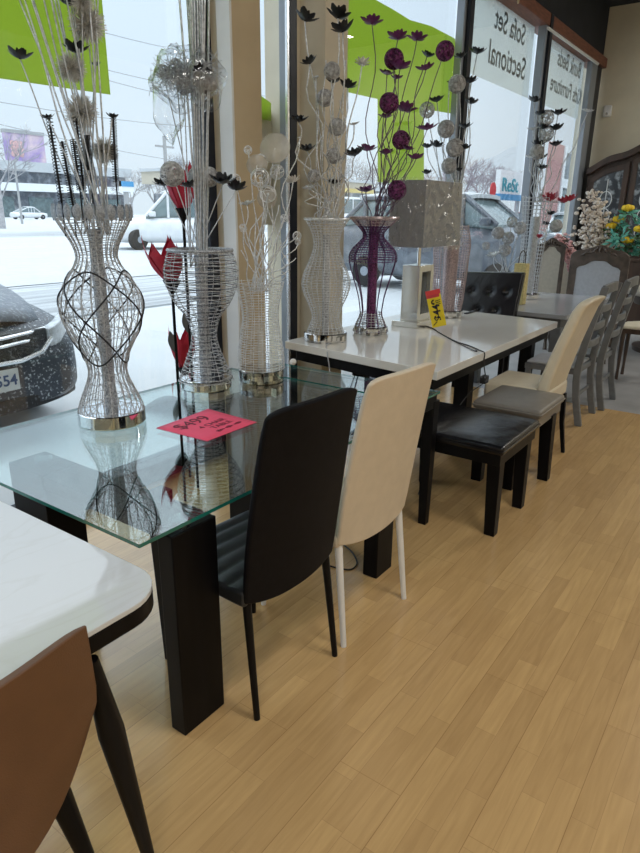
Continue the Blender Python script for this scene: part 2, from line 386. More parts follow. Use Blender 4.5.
# small pale conduit under the beam
tag(MB().tube([aty(548, 28, 2.914), aty(598, 64, 2.914)], .018, 8).build('conduit', 'pale_trim'), 'pale conduit running under the brown beam by the far corner', 'pipe')
tag(MB().tube(smooth_path([(7.58, 2.93, 3.90), (7.57, 2.915, 3.84), (7.60, 2.91, 3.74), (7.63, 2.915, 3.82), (7.62, 2.93, 3.90)], 5), .008, 6).build('cable', 'tan_paint'), 'tan cable loop hanging over the brown beam', 'cable')
# sensor on the end wall
t = thing('wall_sensor', 'small white sensor box high on the beige end wall', 'sensor', (11.6, 2.83, 3.08))
MB().box(11.53, 11.6, 2.76, 2.88, 3.08, 3.24).build('housing', 'plastic_white', t, bevel=.015, seg=3)
MB().ball((11.53, 2.82, 3.12), .02, 10).build('lens', 'capiz_shell', t)
# ------------------------------------------------------------------ banners in the windows
def pts_on(px, y): return [(p.x, p.z) for p in (aty(u, v, y) for u, v in px)]
def banner(name, px, label, mt, y=YW+.10, th=.004):
    o = MB().prism(pts_on(px, y), y, y+th, 'y').build(name, mt, smooth=False); return o
ax, az = 2.40, 2.185
o = MB().prism([(.9, 2.15), (ax, az), (ax-.01, 3.5), (.9, 3.5)], YW+.1, YW+.104, 'y').build('window_banner', 'green_film', smooth=False)
tag(o, 'plain lime green banner across the top of the nearest window', 'banner')
o = banner('window_banner', [(330, -22), (352, -12), (376, 0), (394, 10), (410, 20), (431, 26), (454, 38), (455, 39), (455, 114), (424, 109), (424, 186), (378, 182), (378, 99), (330, 88)], '', 'green_film')
tag(o, 'lime green banner with a wavy top behind the purple vase lamp', 'banner')
o = MB().prism([(3.30, 2.28), (3.36, 2.38), (3.44, 2.41), (3.56, 2.36), (3.72, 2.31), (3.72, 2.2), (3.30, 2.2)], YW+.10, YW+.104, 'y').build('window_banner', 'green_film', smooth=False)
tag(o, 'scrap of green film in the narrow pane between the pillars', 'banner')
def shop_banner(x0, x1, z0, z1, label, lines):
    t = thing('shop_banner', label, 'banner', ((x0+x1)/2, YW+.1, z0))
    MB().box(x0, x1, YW+.1, YW+.104, z0, z1).build('sheet', 'white_banner', t, smooth=False)
    for s, px, sz in lines:
        c = aty(px[0], px[1], YW+.094)
        M = frame_M((c.x, YW+.094, c.z), (-1, 0, 0), (0, 0, 1))
        text(s, sz, 'letter_grey', t, M @ Matrix.Diagonal((px[2], 1, 1, 1)), bold=.003)
shop_banner(6.57, 8.72, 2.995, 3.77, 'white banner lettered Sofa Set Sectional, reversed from inside', [('Sofa Set', (511, 28, .98), .30), ('Sectional', (508, 62, .98), .33)])
shop_banner(8.87, 10.98, 3.0, 3.77, 'white banner lettered Bunk Beds Kids Furniture, reversed from inside', [('Bunk Beds', (570, 65, .92), .29), ('Kids Furniture', (567, 91, .9), .29)])
# ------------------------------------------------------------------ glass dining table
GZ = .75
t = thing('glass_dining_table', 'clear glass dining table on thick black slab legs, pink price sheet on top', 'table', (1.75, 1.9, 0))
gx0, gx1, gy0, gy1 = .965, 2.64, 1.285, 2.52
gb = MB(); gb.add([(gx0, gy0, GZ), (gx1, gy0, GZ), (gx1, gy1, GZ), (gx0, gy1, GZ), (gx0, gy0, GZ-.012), (gx1, gy0, GZ-.012), (gx1, gy1, GZ-.012), (gx0, gy1, GZ-.012)], [(0, 1, 2, 3), (7, 6, 5, 4)])
top = gb.build('glass_top', 'clear_glass', t, smooth=False, fix=False)
eb = MB(); e = .0005
for (a, b) in (((gx0, gy0), (gx1, gy0)), ((gx1, gy0), (gx1, gy1)), ((gx1, gy1), (gx0, gy1)), ((gx0, gy1), (gx0, gy0))):
    eb.add([(*a, GZ), (*b, GZ), (*b, GZ-.012), (*a, GZ-.012)], [(0, 1, 2, 3)])
eb.build('glass_rim', 'glass_edge', top, smooth=False, fix=False)
for (x0, x1, y0, y1) in ((1.085, 1.265, 1.295, 1.36), (2.255, 2.395, 1.285, 1.36), (1.12, 1.27, 2.0, 2.22), (2.27, 2.41, 2.0, 2.22)):
    MB().box(x0, x1, y0, y1, 0, .715).build('leg', 'black_wood', t, bevel=.004)
MB().box(1.12, 1.27, 1.36, 2.0, .665, .715).build('rail', 'black_wood', t, bevel=.004)
MB().box(2.27, 2.395, 1.36, 2.0, .665, .715).build('rail', 'black_wood', t, bevel=.004)
for (x, y) in ((1.19, 2.1), (1.17, 1.55), (2.34, 2.1), (2.34, 1.5), (1.155, 1.338), (2.33, 1.325)):
    MB().lathe([(.034, .715), (.030, .722), (.028, .73), (.034, .7375)], 20, (x, y, 0)).build('glass_pad', 'acrylic', t)
# thin leg standing behind the near slab leg belongs to the frame too
MB().hexa([(1.30, 1.60, 0), (1.345, 1.60, 0), (1.345, 1.64, 0), (1.30, 1.64, 0)], [(1.27, 1.58, .70), (1.345, 1.58, .70), (1.345, 1.64, .70), (1.27, 1.64, .70)]).build('inner_leg', 'black_wood', t, bevel=.004)
# second, smaller glass topped table, mostly behind the cream chair
t = thing('glass_side_table', 'black glass topped table at the white table corner, behind the cream chair', 'table', (2.80, 1.9, 0))
sx0, sx1 = 2.66, 2.915
gb = MB(); gb.add([(sx0, 1.335, GZ), (sx1, 1.335, GZ), (sx1, 2.4, GZ), (sx0, 2.4, GZ), (sx0, 1.335, GZ-.012), (sx1, 1.335, GZ-.012), (sx1, 2.4, GZ-.012), (sx0, 2.4, GZ-.012)], [(0, 1, 2, 3), (7, 6, 5, 4)])
top2 = gb.build('glass_top', 'clear_glass', t, smooth=False, fix=False)
eb = MB()
for (a, b) in (((sx0, 1.335), (sx1, 1.335)), ((sx1, 1.335), (sx1, 2.4)), ((sx1, 2.4), (sx0, 2.4)), ((sx0, 2.4), (sx0, 1.335))):
    eb.add([(*a, GZ), (*b, GZ), (*b, GZ-.012), (*a, GZ-.012)], [(0, 1, 2, 3)])
eb.build('glass_rim', 'glass_edge', top2, smooth=False, fix=False)
MB().box(sx0+.01, sx1-.01, 1.345, 2.39, .665, .737).build('apron', 'black_wood', t, bevel=.004)
for (x, y) in ((2.90, 1.375), (2.72, 2.05), (2.90, 2.35), (2.72, 2.35)):
    a, b = .022, .033
    MB().hexa([(x-a, y-a, 0), (x+a, y-a, 0), (x+a, y+a, 0), (x-a, y+a, 0)], [(x-b, y-b, .70), (x+b, y-b, .70), (x+b, y+b, .70), (x-b, y+b, .70)]).build('leg', 'black_wood', t, bevel=.003)
# pink price sheet
pq = [atz(156, 428, GZ+.002), atz(208, 409, GZ+.002), atz(257, 422, GZ+.002), atz(207, 441, GZ+.002)]
o = thing('price_sheet', 'bright pink paper price sheet with handwriting on the glass table', 'paper', tuple((pq[0]+pq[2])/2))
def pinkf(u, v, sd):
    p = pq[0].lerp(pq[3], u).lerp(pq[1].lerp(pq[2], u), v); return (p.x, p.y, GZ+.0012+.0007*sd+.004*(max(0, v-.8)*max(0, .5-u))*4)
MB().slab(pinkf, 6, 6).build('paper', 'pink_paper', o, ang=0)
ex = (pq[3]-pq[0]); ey = (pq[1]-pq[0]); ex.z = ey.z = 0
def on_sheet(a, b): p = pq[0]+(pq[3]-pq[0])*a+(pq[1]-pq[0])*b; return (p.x, p.y, GZ+.0032)
ux = (pq[1]-pq[0]); uy = -(pq[3]-pq[0])
for s, a, b, sz in (('$499', .28, .42, .095), ('4 CHAIR', .55, .55, .042), ('TABLE', .70, .58, .042)):
    text(s, sz, 'wine_ink', o, frame_M(on_sheet(a, b), ux, uy) @ Matrix.Shear('XY', 4, (.15, 0)), name='handwriting', extrude=.0002)
pen = MB()
for k in range(3):
    b0 = .34+.17*k
    pen.tube([on_sheet(.83+.05*(j % 2)+.012*math.sin(j*2.3+k), b0+.018*j) for j in range(8)], .0016, 4)
pen.build('handwriting', 'wine_ink', o, ang=0)
# ------------------------------------------------------------------ white quartz table
WZ = .76
t = thing('white_dining_table', 'white stone topped dining table with black legs, holding the plastic wrapped lamp', 'table', (4.45, 2.1, 0))
q = [(3.25, 1.515), (5.53, 1.515), (5.68, 2.76), (3.43, 2.76)]
MB().prism(q, WZ-.052, WZ).build('tabletop', 'white_quartz', t, bevel=.003)
MB().prism([(3.31, 1.57), (5.47, 1.57), (5.60, 2.70), (3.48, 2.70)], WZ-.135, WZ-.053).build('apron', 'black_wood', t, bevel=.003)
for (x, y) in ((4.04, 1.68), (5.42, 1.71), (5.54, 2.64), (4.1, 2.55)):
    MB().box(x-.05, x+.05, y-.05, y+.05, 0, WZ-.06).build('leg', 'black_wood', t, bevel=.004)
# ------------------------------------------------------------------ marble table, nearest
t = thing('marble_dining_table', 'white marble table with rounded corner and black rim, nearest the camera', 'table', (0, 1.6, 0))
def rrect(x0, x1, y0, y1, r, n=8):
    out = []
    for cx, cy, a0 in ((x1-r, y0+r, -PI/2), (x1-r, y1-r, 0), (x0+r, y1-r, PI/2), (x0+r, y0+r, PI)):
        for k in range(n+1): a = a0+PI/2*k/n; out.append((cx+r*math.cos(a), cy+r*math.sin(a)))
    return out
MB().prism(rrect(-1.0, .88, 1.055, 1.96, .12), WZ-.014, WZ).build('tabletop', 'white_marble', t, bevel=.002)
MB().prism(rrect(-1.0, .88, 1.055, 1.96, .12), WZ-.058, WZ-.0145).build('rim', 'black_wood', t, bevel=.003)
MB().box(-.85, .75, 1.2, 1.82, WZ-.11, WZ-.058).build('apron', 'black_wood', t)
for (x, y, sx, sy) in ((.38, 1.32, .03, -.02), (.38, 1.72, .03, .02), (-.8, 1.25, -.08, -.05), (-.8, 1.78, -.08, .05)):
    MB().tube([(x, y, WZ-.06), (x*.98+sx*.2, y+sy*.8, .0)], [.035, .02], 10).build('leg', 'black_metal', t)
# ------------------------------------------------------------------ chairs
def padded_chair(x, y, rot, w, label, mats, back_h=1.08, seat_z=.47, lean=.10, ribs=6):
    t = thing('dining_chair', label, 'chair', (x, y, 0)); M = RZ(x, y, 0, rot); h = w/2
    bm_, sm, lm = mats
    def back(u, v, sd):      # u across, v up
        z = seat_z-.07+(back_h-seat_z+.07)*v; s = (u-.5)*2
        wd = h*(.95+.06*math.sin(PI*min(1, v*1.8)*.5)-.10*v)
        if v < .14: z += .034*abs(s)**2.4*(1-v/.14)
        z -= .016*max(0, v-.9)/.1*abs(s)**6
        yy = .035-lean*max(0, v)**1.25-.030*(s*s-1)*-.6
        th = .042*(1-.35*(2*v-1)**4)*(1-.5*abs(s)**8)
        return (s*wd, yy+(th if sd else 0)-.02, z)
    MB().slab(back, 16, 20, M).build('backrest', bm_, t, bevel=.012, seg=3, ang=1.0)
    def seat(u, v, sd):
        s = (u-.5)*2; yy = .02+.42*v
        zz = seat_z+.012*(1-abs(s)**4)*(1-(2*v-1)**6)+.006*abs(math.sin(v*PI*ribs)) if sd else seat_z-.05+.01*v
        return (s*h*(1.0-.03*abs(2*v-1)**3), yy, zz)
    MB().slab(seat, 12, 48, M).build('seat', sm, t, bevel=.01, ang=1.2)
    for sx in (-1, 1):
        MB().tube([M @ Vector((sx*(h-.022), -.012, 0)), M @ Vector((sx*(h-.03), .02, .30)), M @ Vector((sx*(h-.035), .035, seat_z-.03))], [.011, .014, .016], 10).build('leg', lm, t)
        MB().tube([M @ Vector((sx*(h-.022), .425, 0)), M @ Vector((sx*(h-.035), .40, seat_z-.06))], [.011, .016], 10).build('leg', lm, t)
    return t
padded_chair(1.49, 1.16, -.06, .465, 'black leather high-back chair at the glass table', ('black_leather', 'charcoal_seat', 'black_metal'), lean=.10)
padded_chair(1.98, 1.135, -.07, .475, 'cream high-back chair with white metal legs at the glass table', ('cream_leather', 'cream_leather', 'white_metal'), lean=.11, ribs=0)
# ivory parsons chair at the white table
t = thing('parsons_chair', 'ivory leather parsons chair tucked behind the taupe stool', 'chair', (4.31, 1.3, 0))
def pback(u, v, sd):
    s = (u-.5)*2; z = .50+.62*v; yy = 1.13-.17*v**1.2-.0*s
    th = .085*(1-.25*v)
    if v > .9: yy -= .02*((v-.9)/.1)
    return (4.31+s*.215*(1-.04*v), yy+(th if sd else 0), z-.012*max(0, v-.9)/.1*abs(s)**4)
MB().slab(pback, 10, 16).build('backrest', 'ivory_leather', t, bevel=.022, seg=4, ang=1.0)
MB().box(4.09, 4.53, 1.12, 1.56, .42, .53).build('seat', 'ivory_leather', t, bevel=.025, seg=4)
for (x, y, dy) in ((4.12, 1.13, -.05), (4.49, 1.13, -.05), (4.12, 1.52, 0), (4.49, 1.52, 0)):
    MB().tube([(x, y+dy, 0), (x, y+dy*.3, .22), (x, y, .43)], [.016, .02, .026], 4).build('leg', 'black_wood', t, ang=.5)
# two backless stools
def stool(x0, x1, y0, y1, h, label, top_m, leg_m, legs):
    t = thing('dining_stool', label, 'stool', ((x0+x1)/2, (y0+y1)/2, 0))
    def cush(u, v, sd):
        a, b = (u-.5)*2, (v-.5)*2
        return (x0+(x1-x0)*u, y0+(y1-y0)*v, h-.005+.014*(1-a**4)*(1-b**4) if sd else h-.055)
    MB().slab(cush, 12, 12).build('cushion', top_m, t, bevel=.014, seg=3, ang=1.0)
    pp = [(x0+.004, y0-.001, h-.03), (x1-.004, y0-.001, h-.03), (x1+.001, y0+.004, h-.03), (x1+.001, y1, h-.03), (x0-.001, y1, h-.03), (x0-.001, y0+.004, h-.03)]
    MB().tube(pp, .005, 6, closed=True).build('piping', top_m, t)
    MB().box(x0+.015, x1-.015, y0+.015, y1-.015, h-.115, h-.055).build('seat_frame', leg_m if legs[0][4] == 0 else top_m, t, bevel=.003)
    for (lx, ly, a, lean, _) in legs:
        MB().hexa([(lx-a, ly-a+lean, 0), (lx+a, ly-a+lean, 0), (lx+a, ly+a+lean, 0), (lx-a, ly+a+lean, 0)], [(lx-a*1.25, ly-a*1.25, h-.1), (lx+a*1.25, ly-a*1.25, h-.1), (lx+a*1.25, ly+a*1.25, h-.1), (lx-a*1.25, ly+a*1.25, h-.1)]).build('leg', 'black_wood', t, bevel=.003)
    return t
stool(2.93, 3.50, .985, 1.68, .52, 'black leather backless stool with square black legs', 'glossy_black_leather', 'black_wood', [(3.0, 1.04, .028, -.01, 0), (3.42, 1.04, .028, -.01, 0), (2.99, 1.63, .028, 0, 0), (3.42, 1.63, .028, 0, 0)])
stool(3.60, 4.08, 1.015, 1.43, .535, 'taupe leather backless stool behind the black stool', 'taupe_leather', 'black_wood', [(3.64, 1.18, .032, -.01, 1), (3.92, 1.06, .032, -.02, 1), (3.66, 1.38, .032, 0, 1), (3.98, 1.38, .032, 0, 1)])
# tan chair, nearest
t = thing('tan_chair', 'tan leather curved-back chair with splayed black legs, nearest the camera', 'chair', (.30, 1.05, 0))
def tback(u, v, sd):
    s = (u-.5)*2; cx = .325
    wd = .305*(.93+.07*min(1, v*3))*(1-.035*max(0, v-.6)/.4)
    z = .375+.445*v+(.175*abs(s)**2.2*max(0, 1-v*1.6))
    z -= .012*max(0, v-.85)/.15*(abs(s)**6)
    yy = .985-.02*v+.05*(abs(s)**2.2)
    th = .032*(1-.4*(2*v-1)**6)*(1-.6*abs(s)**10)
    return (cx+s*wd, yy+(th if sd else 0), z)
MB().slab(tback, 24, 20).build('backrest', 'tan_leather', t, bevel=.010, seg=3, ang=1.2)
MB().slab(lambda u, v, sd: (.31+(u-.5)*.42, 1.03+.42*v, .46+.02*(1-(2*v-1)**4)*(1-(2*u-1)**4) if sd else .41), 10, 10).build('seat', 'tan_leather', t, bevel=.015, seg=3, ang=1.2)
lt, lb_ = aty(90, 660, 1.075), atz(154, 874, 0)
MB().tube([lt, lt.lerp(lb_, .3), lb_], [.018, .031, .013], 12).build('leg', 'black_metal', t)
lt, lb_ = aty(40, 752, 1.20), atz(104, 896, 0)
MB().tube([lt, lt.lerp(lb_, .3), lb_], [.022, .028, .013], 12).build('leg', 'black_metal', t)
for a, b in (((.12, 1.08, .45), (.0, 1.02, 0)), ((.15, 1.35, .43), (.03, 1.42, 0))):
    MB().tube([a, b], [.026, .013], 12).build('leg', 'black_metal', t)
# black tufted chair behind the white table
t = thing('tufted_chair', 'black tufted leather chair between the white and grey tables', 'chair', (5.95, 2.2, 0))
def tuf(u, v, sd):
    s = (u-.5)*2; z = .50+.60*v
    xx = 5.69+.18*v
    y = 2.255-s*.285*(1+.03*v)
    d = 0
    for (bu, bz) in ((-.55, .93), (.05, .93), (.6, .93), (-.25, .76), (.35, .76)):
        d += .020*math.exp(-(((s-bu)/.11)**2+((z-bz)/.03)**2))
    return (xx+(.075 if sd else d), y, z+.012*v*s)
MB().slab(tuf, 40, 40).build('backrest', 'glossy_black_leather', t, bevel=.018, seg=3, ang=1.2)
for (bu, bz) in ((-.55, .93), (.05, .93), (.6, .93), (-.25, .76), (.35, .76)):
    MB().ball((5.69+.18*(bz-.5)/.6+.012, 2.255-bu*.285, bz), .012, 8).build('button', 'glossy_black_leather', t)
MB().box(5.70, 5.88, 1.99, 2.52, .40, .50).build('seat', 'glossy_black_leather', t, bevel=.02, seg=3)
for (x, y) in ((5.72, 2.03), (5.72, 2.48), (5.86, 2.03), (5.86, 2.48)): MB().box(x-.02, x+.02, y-.02, y+.02, 0, .42).build('leg', 'black_wood', t, bevel=.003)
# grey table
t = thing('grey_dining_table', 'grey topped dining table behind the white table', 'table', (6.8, 1.9, 0))
MB().box(5.92, 7.62, 1.55, 2.50, .72, .76).build('tabletop', 'grey_tabletop', t, bevel=.004)
MB().box(6.0, 7.56, 1.62, 2.43, .62, .72).build('apron', 'grey_paint', t, bevel=.003)
for (x, y) in ((6.03, 1.65), (7.52, 1.65), (6.03, 2.40), (7.52, 2.40)): MB().box(x-.045, x+.045, y-.045, y+.045, 0, .63).build('leg', 'grey_paint', t, bevel=.004)
# grey ladder back chairs
def ladder_chair(x0, y0, label):
    w = .44; t = thing('ladder_back_chair', label, 'chair', (x0+w/2, y0+.2, 0))
    def post(x): return smooth_path([(x, y0-.03, 0), (x, y0+.02, .25), (x, y0+.03, .48), (x, y0-.02, .80), (x, y0-.085, 1.10)], 4)
    for x in (x0, x0+w):
        p = post(x); mb = MB()
        def leg(u, v, sd, p=p, x=x):
            i = v*(len(p)-1); k = min(int(i), len(p)-2); q = p[k].lerp(p[k+1], i-k); return (x-.019+.038*u, q.y+(-.026 if sd == 0 else .026), q.z)
        mb.slab(leg, 1, 16).build('back_post', 'grey_paint', t, bevel=.004)
    for z, hh in ((.62, .055), (.76, .055), (.90, .055), (1.035, .075)):
        yy = y0+.03-.115*((z-.48)/.62)**1.3
        MB().slab(lambda u, v, sd: (x0+w*u, yy-.012-.03*(1-(2*u-1)**2)+(.022 if sd else 0), z+hh*v+.02*math.sin(PI*u)*(1 if z > 1 else 0)), 10, 2).build('slat', 'grey_paint', t, bevel=.004)
    MB().box(x0-.01, x0+w+.01, y0+.03, y0+.45, .41, .455).build('seat_frame', 'grey_paint', t, bevel=.004)
    MB().slab(lambda u, v, sd: (x0+w*u, y0+.05+.39*v, .455 if sd == 0 else .475+.02*(1-(2*u-1)**4)*(1-(2*v-1)**4)), 8, 8).build('seat', 'grey_upholstery', t, bevel=.012, seg=3, ang=1.2)
    for x in (x0, x0+w): MB().box(x-.019, x+.019, y0+.40, y0+.44, 0, .42).build('leg', 'grey_paint', t, bevel=.003)
    MB().box(x0, x0+w, y0+.02, y0+.035, .22, .25).build('stretcher', 'grey_paint', t)
ladder_chair(5.19, 1.19, 'grey ladder-back chair beside the ivory parsons chair')
ladder_chair(5.77, 1.15, 'grey ladder-back chair further off, its top rail clear of the ivory chair')
# ornate chairs, backs facing the room
def ornate_chair(x, y, rot, label, panel, w=.50, h=1.27, arch=True, PW=.05, CB=.10):
    t = thing('ornate_chair', label, 'chair', (x, y, 0)); M = RZ(x, y, 0, rot)   # local: faces -y, back at y=+.24
    hw = w/2; zt = h-.12
    def crest(s): return zt+.12*(1-s*s)**.8*(1 if arch else 1.3)+.012*math.cos(s*7)
    outer = [(-hw+2*hw*k/24, crest(-1+2*k/24)) for k in range(25)]
    inner = [(-hw+PW+(2*hw-2*PW)*k/24, crest(-1+2*k/24)-CB-.012*math.cos((-1+2*k/24)*9)) for k in range(25)]
    mb = MB()
    for (A, B) in ((outer, inner),):
        n = len(A); vs = []
        for yy in (.23, .27):
            vs += [(a, yy, b) for a, b in A]+[(a, yy, b) for a, b in B]
        fs = []
        for i in range(n-1):
            fs += [(i, i+1, n+i+1, n+i), (2*n+i, 3*n+i, 3*n+i+1, 2*n+i+1), (i, 2*n+i, 2*n+i+1, i+1), (n+i, n+i+1, 3*n+i+1, 3*n+i)]
        fs += [(0, n, 3*n, 2*n), (n-1, 3*n-1, 4*n-1, 2*n-1)]
        mb.add(vs, fs, M)
    mb.build('crest_rail', 'walnut_wood', t, bevel=.006)
    cv = MB()
    for k in range(7):
        s = (k-3)/3*.5; cv.ball(M @ Vector((s*hw, .225, crest(s)-.05)), .028-.004*abs(k-3), 10, (1, .6, 1.1))
    for s in (-1, 1):
        cv.tube([M @ p for p in smooth_path([(s*.03, .222, crest(0)-.03), (s*.09, .22, crest(.3)-.055), (s*.15, .22, crest(.55)-.035), (s*.20, .222, crest(.8)-.05)], 5)], .010, 6)
    cv.build('carving', 'walnut_wood', t)
    for s in (-1, 1): MB().box(s*hw-(PW if s > 0 else 0), s*hw+(0 if s > 0 else PW), .234, .268, .0, zt, M).build('back_post', 'walnut_wood', t, bevel=.006)
    poly = [(-hw+PW, .56)]+[(hw-PW, .56)]+[(a, b) for a, b in inner[::-1]]
    MB().prism(poly, .243, .262, 'y', M).build('back_panel', panel, t)
    MB().box(-hw+PW, hw-PW, .235, .27, .50, .56, M).build('lower_rail', 'walnut_wood', t, bevel=.006)
    MB().slab(lambda u, v, sd: (-hw+w*u, -.24+.48*v, .42 if sd == 0 else .49+.025*(1-(2*u-1)**4)*(1-(2*v-1)**4)), 8, 8, M).build('seat', panel, t, bevel=.015, seg=3, ang=1.2)
    MB().box(-hw, hw, -.24, .24, .36, .42, M).build('seat_frame', 'walnut_wood', t, bevel=.008)
    for s in (-1, 1): MB().tube([M @ Vector((s*(hw-.03), -.21, .38)), M @ Vector((s*(hw-.01), -.24, .25)), M @ Vector((s*(hw-.03), -.20, .10)), M @ Vector((s*(hw-.02), -.24, 0))], [.04, .032, .018, .026], 10).build('leg', 'walnut_wood', t)
    return t
ornate_chair(7.95, 1.86, -PI/2, 'carved walnut chair with a grey panel back at the grey table end', 'grey_upholstery', w=.66, PW=.085, CB=.165)
ornate_chair(8.35, 2.52, -PI/2+.1, 'narrow carved chair with beige panel by the window, under pink blossom', 'beige_upholstery', w=.34, h=1.33)
ornate_chair(9.0, 2.55, -PI/2+.2, 'beige-panelled carved chair half hidden behind the cream blossom branches', 'beige_upholstery', w=.36, h=1.33)
# ornate round table with cream top
t = thing('pedestal_table', 'cream topped table on a dark carved pedestal at the right edge', 'table', (9.0, 1.05, 0))
MB().lathe([(.02, .70), (.62, .70), (.66, .725), (.66, .76), (.62, .78), (.02, .78)], 48, (9.0, 1.05, 0)).build('tabletop', 'cream_stone', t)
MB().lathe([(.02, .58), (.50, .58), (.54, .64), (.60, .70), (.02, .70)], 48, (9.0, 1.05, 0)).build('apron', 'dark_wood', t)
MB().lathe([(.44, 0), (.45, .06), (.30, .10), (.16, .18), (.13, .3), (.2, .42), (.16, .52), (.22, .58)], 32, (9.0, 1.05, 0)).build('pedestal', 'dark_wood', t)
t = thing('side_chair', 'chair with round cream seat in front of the dark pedestal table', 'chair', (7.15, 1.15, 0))
MB().slab(lambda u, v, sd: (7.0+.36*u, .95+.36*v, .53 if sd == 0 else .56+.035*(1-(2*u-1)**2)*(1-(2*v-1)**2)), 8, 8).build('seat', 'ivory_leather', t, bevel=.02, seg=3, ang=1.2)
MB().box(7.02, 7.34, .97, 1.29, .48, .53).build('seat_frame', 'dark_wood', t, bevel=.006)
for (x, y) in ((7.04, .99), (7.32, .99), (7.04, 1.27), (7.32, 1.27)): MB().tube([(x, y, .5), (x, y, .3), (x+.01, y, .1), (x, y, 0)], [.025, .02, .014, .018], 8).build('leg', 'dark_wood', t)
# china cabinet
t = thing('china_cabinet', 'dark wood china cabinet with arched top and leaded glass doors', 'cabinet', (11.3, 2.05, 0))
MB().box(11.0, 11.55, 1.15, 2.90, 0, .95).build('lower_case', 'dark_wood', t, bevel=.01)
MB().box(10.97, 11.57, 1.12, 2.93, .95, 1.0).build('counter', 'dark_wood', t, bevel=.008)
def cab_top(y):
    s = (y-2.025)/.875; return 2.34+.30*max(0, math.cos(s*PI/2))**1.6+.03*math.cos(s*9)
ys = [1.15+1.75*k/40 for k in range(41)]
MB().prism([(1.15, 1.0), (2.90, 1.0)]+[(y, cab_top(y)-.06) for y in ys[::-1]], 11.22, 11.55, 'x').build('upper_case', 'dark_wood', t)
MB().prism([(y, cab_top(y)-.10) for y in ys]+[(y, cab_top(y)) for y in ys[::-1]], 11.10, 11.57, 'x').build('cornice', 'dark_wood', t, bevel=.01)
for (a, b) in ((2.30, 2.86), (1.74, 2.26), (1.2, 1.70)):
    d = MB(); y0, y1 = a, b
    zt = lambda y: cab_top(y)-.16
    n = 12; yy = [y0+(y1-y0)*k/n for k in range(n+1)]; fr = .075
    yi = [y0+fr+(y1-y0-2*fr)*k/n for k in range(n+1)]
    d.box(11.18, 11.22, y0, y0+fr, 1.05, zt(y0)); d.box(11.18, 11.22, y1-fr, y1, 1.05, zt(y1)); d.box(11.179, 11.219, y0, y1, 1.05, 1.13)
    d.prism([(y, zt(y)-.09) for y in yy]+[(y, zt(y)) for y in yy[::-1]], 11.178, 11.219, 'x')
    dd = d.build('door', 'dark_wood', t, bevel=.004)
    MB().prism([(yi[0], 1.12), (yi[-1], 1.12)]+[(y, zt(y)-.08) for y in yi[::-1]], 11.195, 11.205, 'x').build('pane', 'leaded_pane', dd, smooth=False)
    sc = MB(); ym = (a+b)/2
    for z0 in (1.35, 1.6, 1.85):
        sc.tube([(11.185, ym+.09*math.cos(k*PI/8), z0+.12*math.sin(k*PI/8)) for k in range(16)], .007, 5, closed=True)
    sc.tube([(11.185, ym, 1.13), (11.185, ym, 2.15)], .007, 5)
    sc.build('leading', 'pale_trim', dd)
    MB().ball((11.16, (b if a < 2 else a)+(-.03 if a < 2 else .03), 1.5), .018, 8).build('knob', 'champagne_edge', dd)
# ------------------------------------------------------------------ flowers and vase lamps
def petals_mesh(name, m, n=6, r=.03, cup=.6, wid=.62, both=True):
    mb = MB()
    for ring in ((0, 1.0), (PI/n, .68)) if both else ((0, 1.0),):
        for k in range(n):
            a = 2*PI*k/n+ring[0]; L = r*1.32*ring[1]*random.uniform(.85, 1.1)
            ca, sa = math.cos(a), math.sin(a); w = L*wid*.5
            c = cup*(1.0 if ring[1] == 1 else 1.7)
            prof = [(0, 0, .15), (.35, .10, .8), (.7, .35, 1.0), (1.0, .75, .25)]
            vs = []
            for d, z, ww in prof:
                for sgn in (-1, 0, 1):
                    vs.append((ca*d*L-sa*w*ww*sgn, sa*d*L+ca*w*ww*sgn, z*L*c+(.12*L*abs(sgn)*ww)))
            fs = []
            for i in range(3):
                for j in range(2): fs.append((i*3+j, i*3+j+1, i*3+j+4, i*3+j+3))
            mb.add(vs, fs)
    mb.ball((0, 0, r*.1), r*.16, 8)
    me = bpy.data.meshes.new(name); me.from_pydata([tuple(p) for p in mb.v], [], mb.f); me.shade_smooth(); me.materials.append(MATS[m]); return me
def wireball_mesh(name, m, r=.03, n=14, wr=.0011):
    mb = MB()
    for k in range(n):
        q = Vector((random.gauss(0, 1), random.gauss(0, 1), random.gauss(0, 1))).normalized(); e = q.orthogonal().normalized(); g = q.cross(e)
        o = random.uniform(-.35, .35); rr = math.sqrt(1-o*o)*r
        mb.tube([q*o*r+(e*math.cos(2*PI*i/18)+g*math.sin(2*PI*i/18))*rr for i in range(18)], wr, 3, closed=True)
    mb.ball((0, 0, 0), r*.16, 6)
    me = bpy.data.meshes.new(name); me.from_pydata([tuple(p) for p in mb.v], [], mb.f); me.materials.append(MATS[m]); return me
def fluff_mesh(name, m, r=.06, n=420, wr=.0008):
    mb = MB()
    for k in range(n):
        q = Vector((random.gauss(0, 1), random.gauss(0, 1), random.gauss(0, 1))).normalized(); e = q.orthogonal().normalized(); g = q.cross(e)
        L = r*random.uniform(.7, 1.08); b = q*r*.1; w = wr*1.6; tip = q*L+e*random.uniform(-.006, .006)
        mb.add([b+e*w, b-e*w*.5+g*w*.86, b-e*w*.5-g*w*.86, tip+e*w*.5, tip-e*w*.25+g*w*.43, tip-e*w*.25-g*w*.43], [(0, 1, 4, 3), (1, 2, 5, 4), (2, 0, 3, 5)])
    mb.ball((0, 0, 0), r*.3, 8)
    me = bpy.data.meshes.new(name); me.from_pydata([tuple(p) for p in mb.v], [], mb.f); me.materials.append(MATS[m]); return me
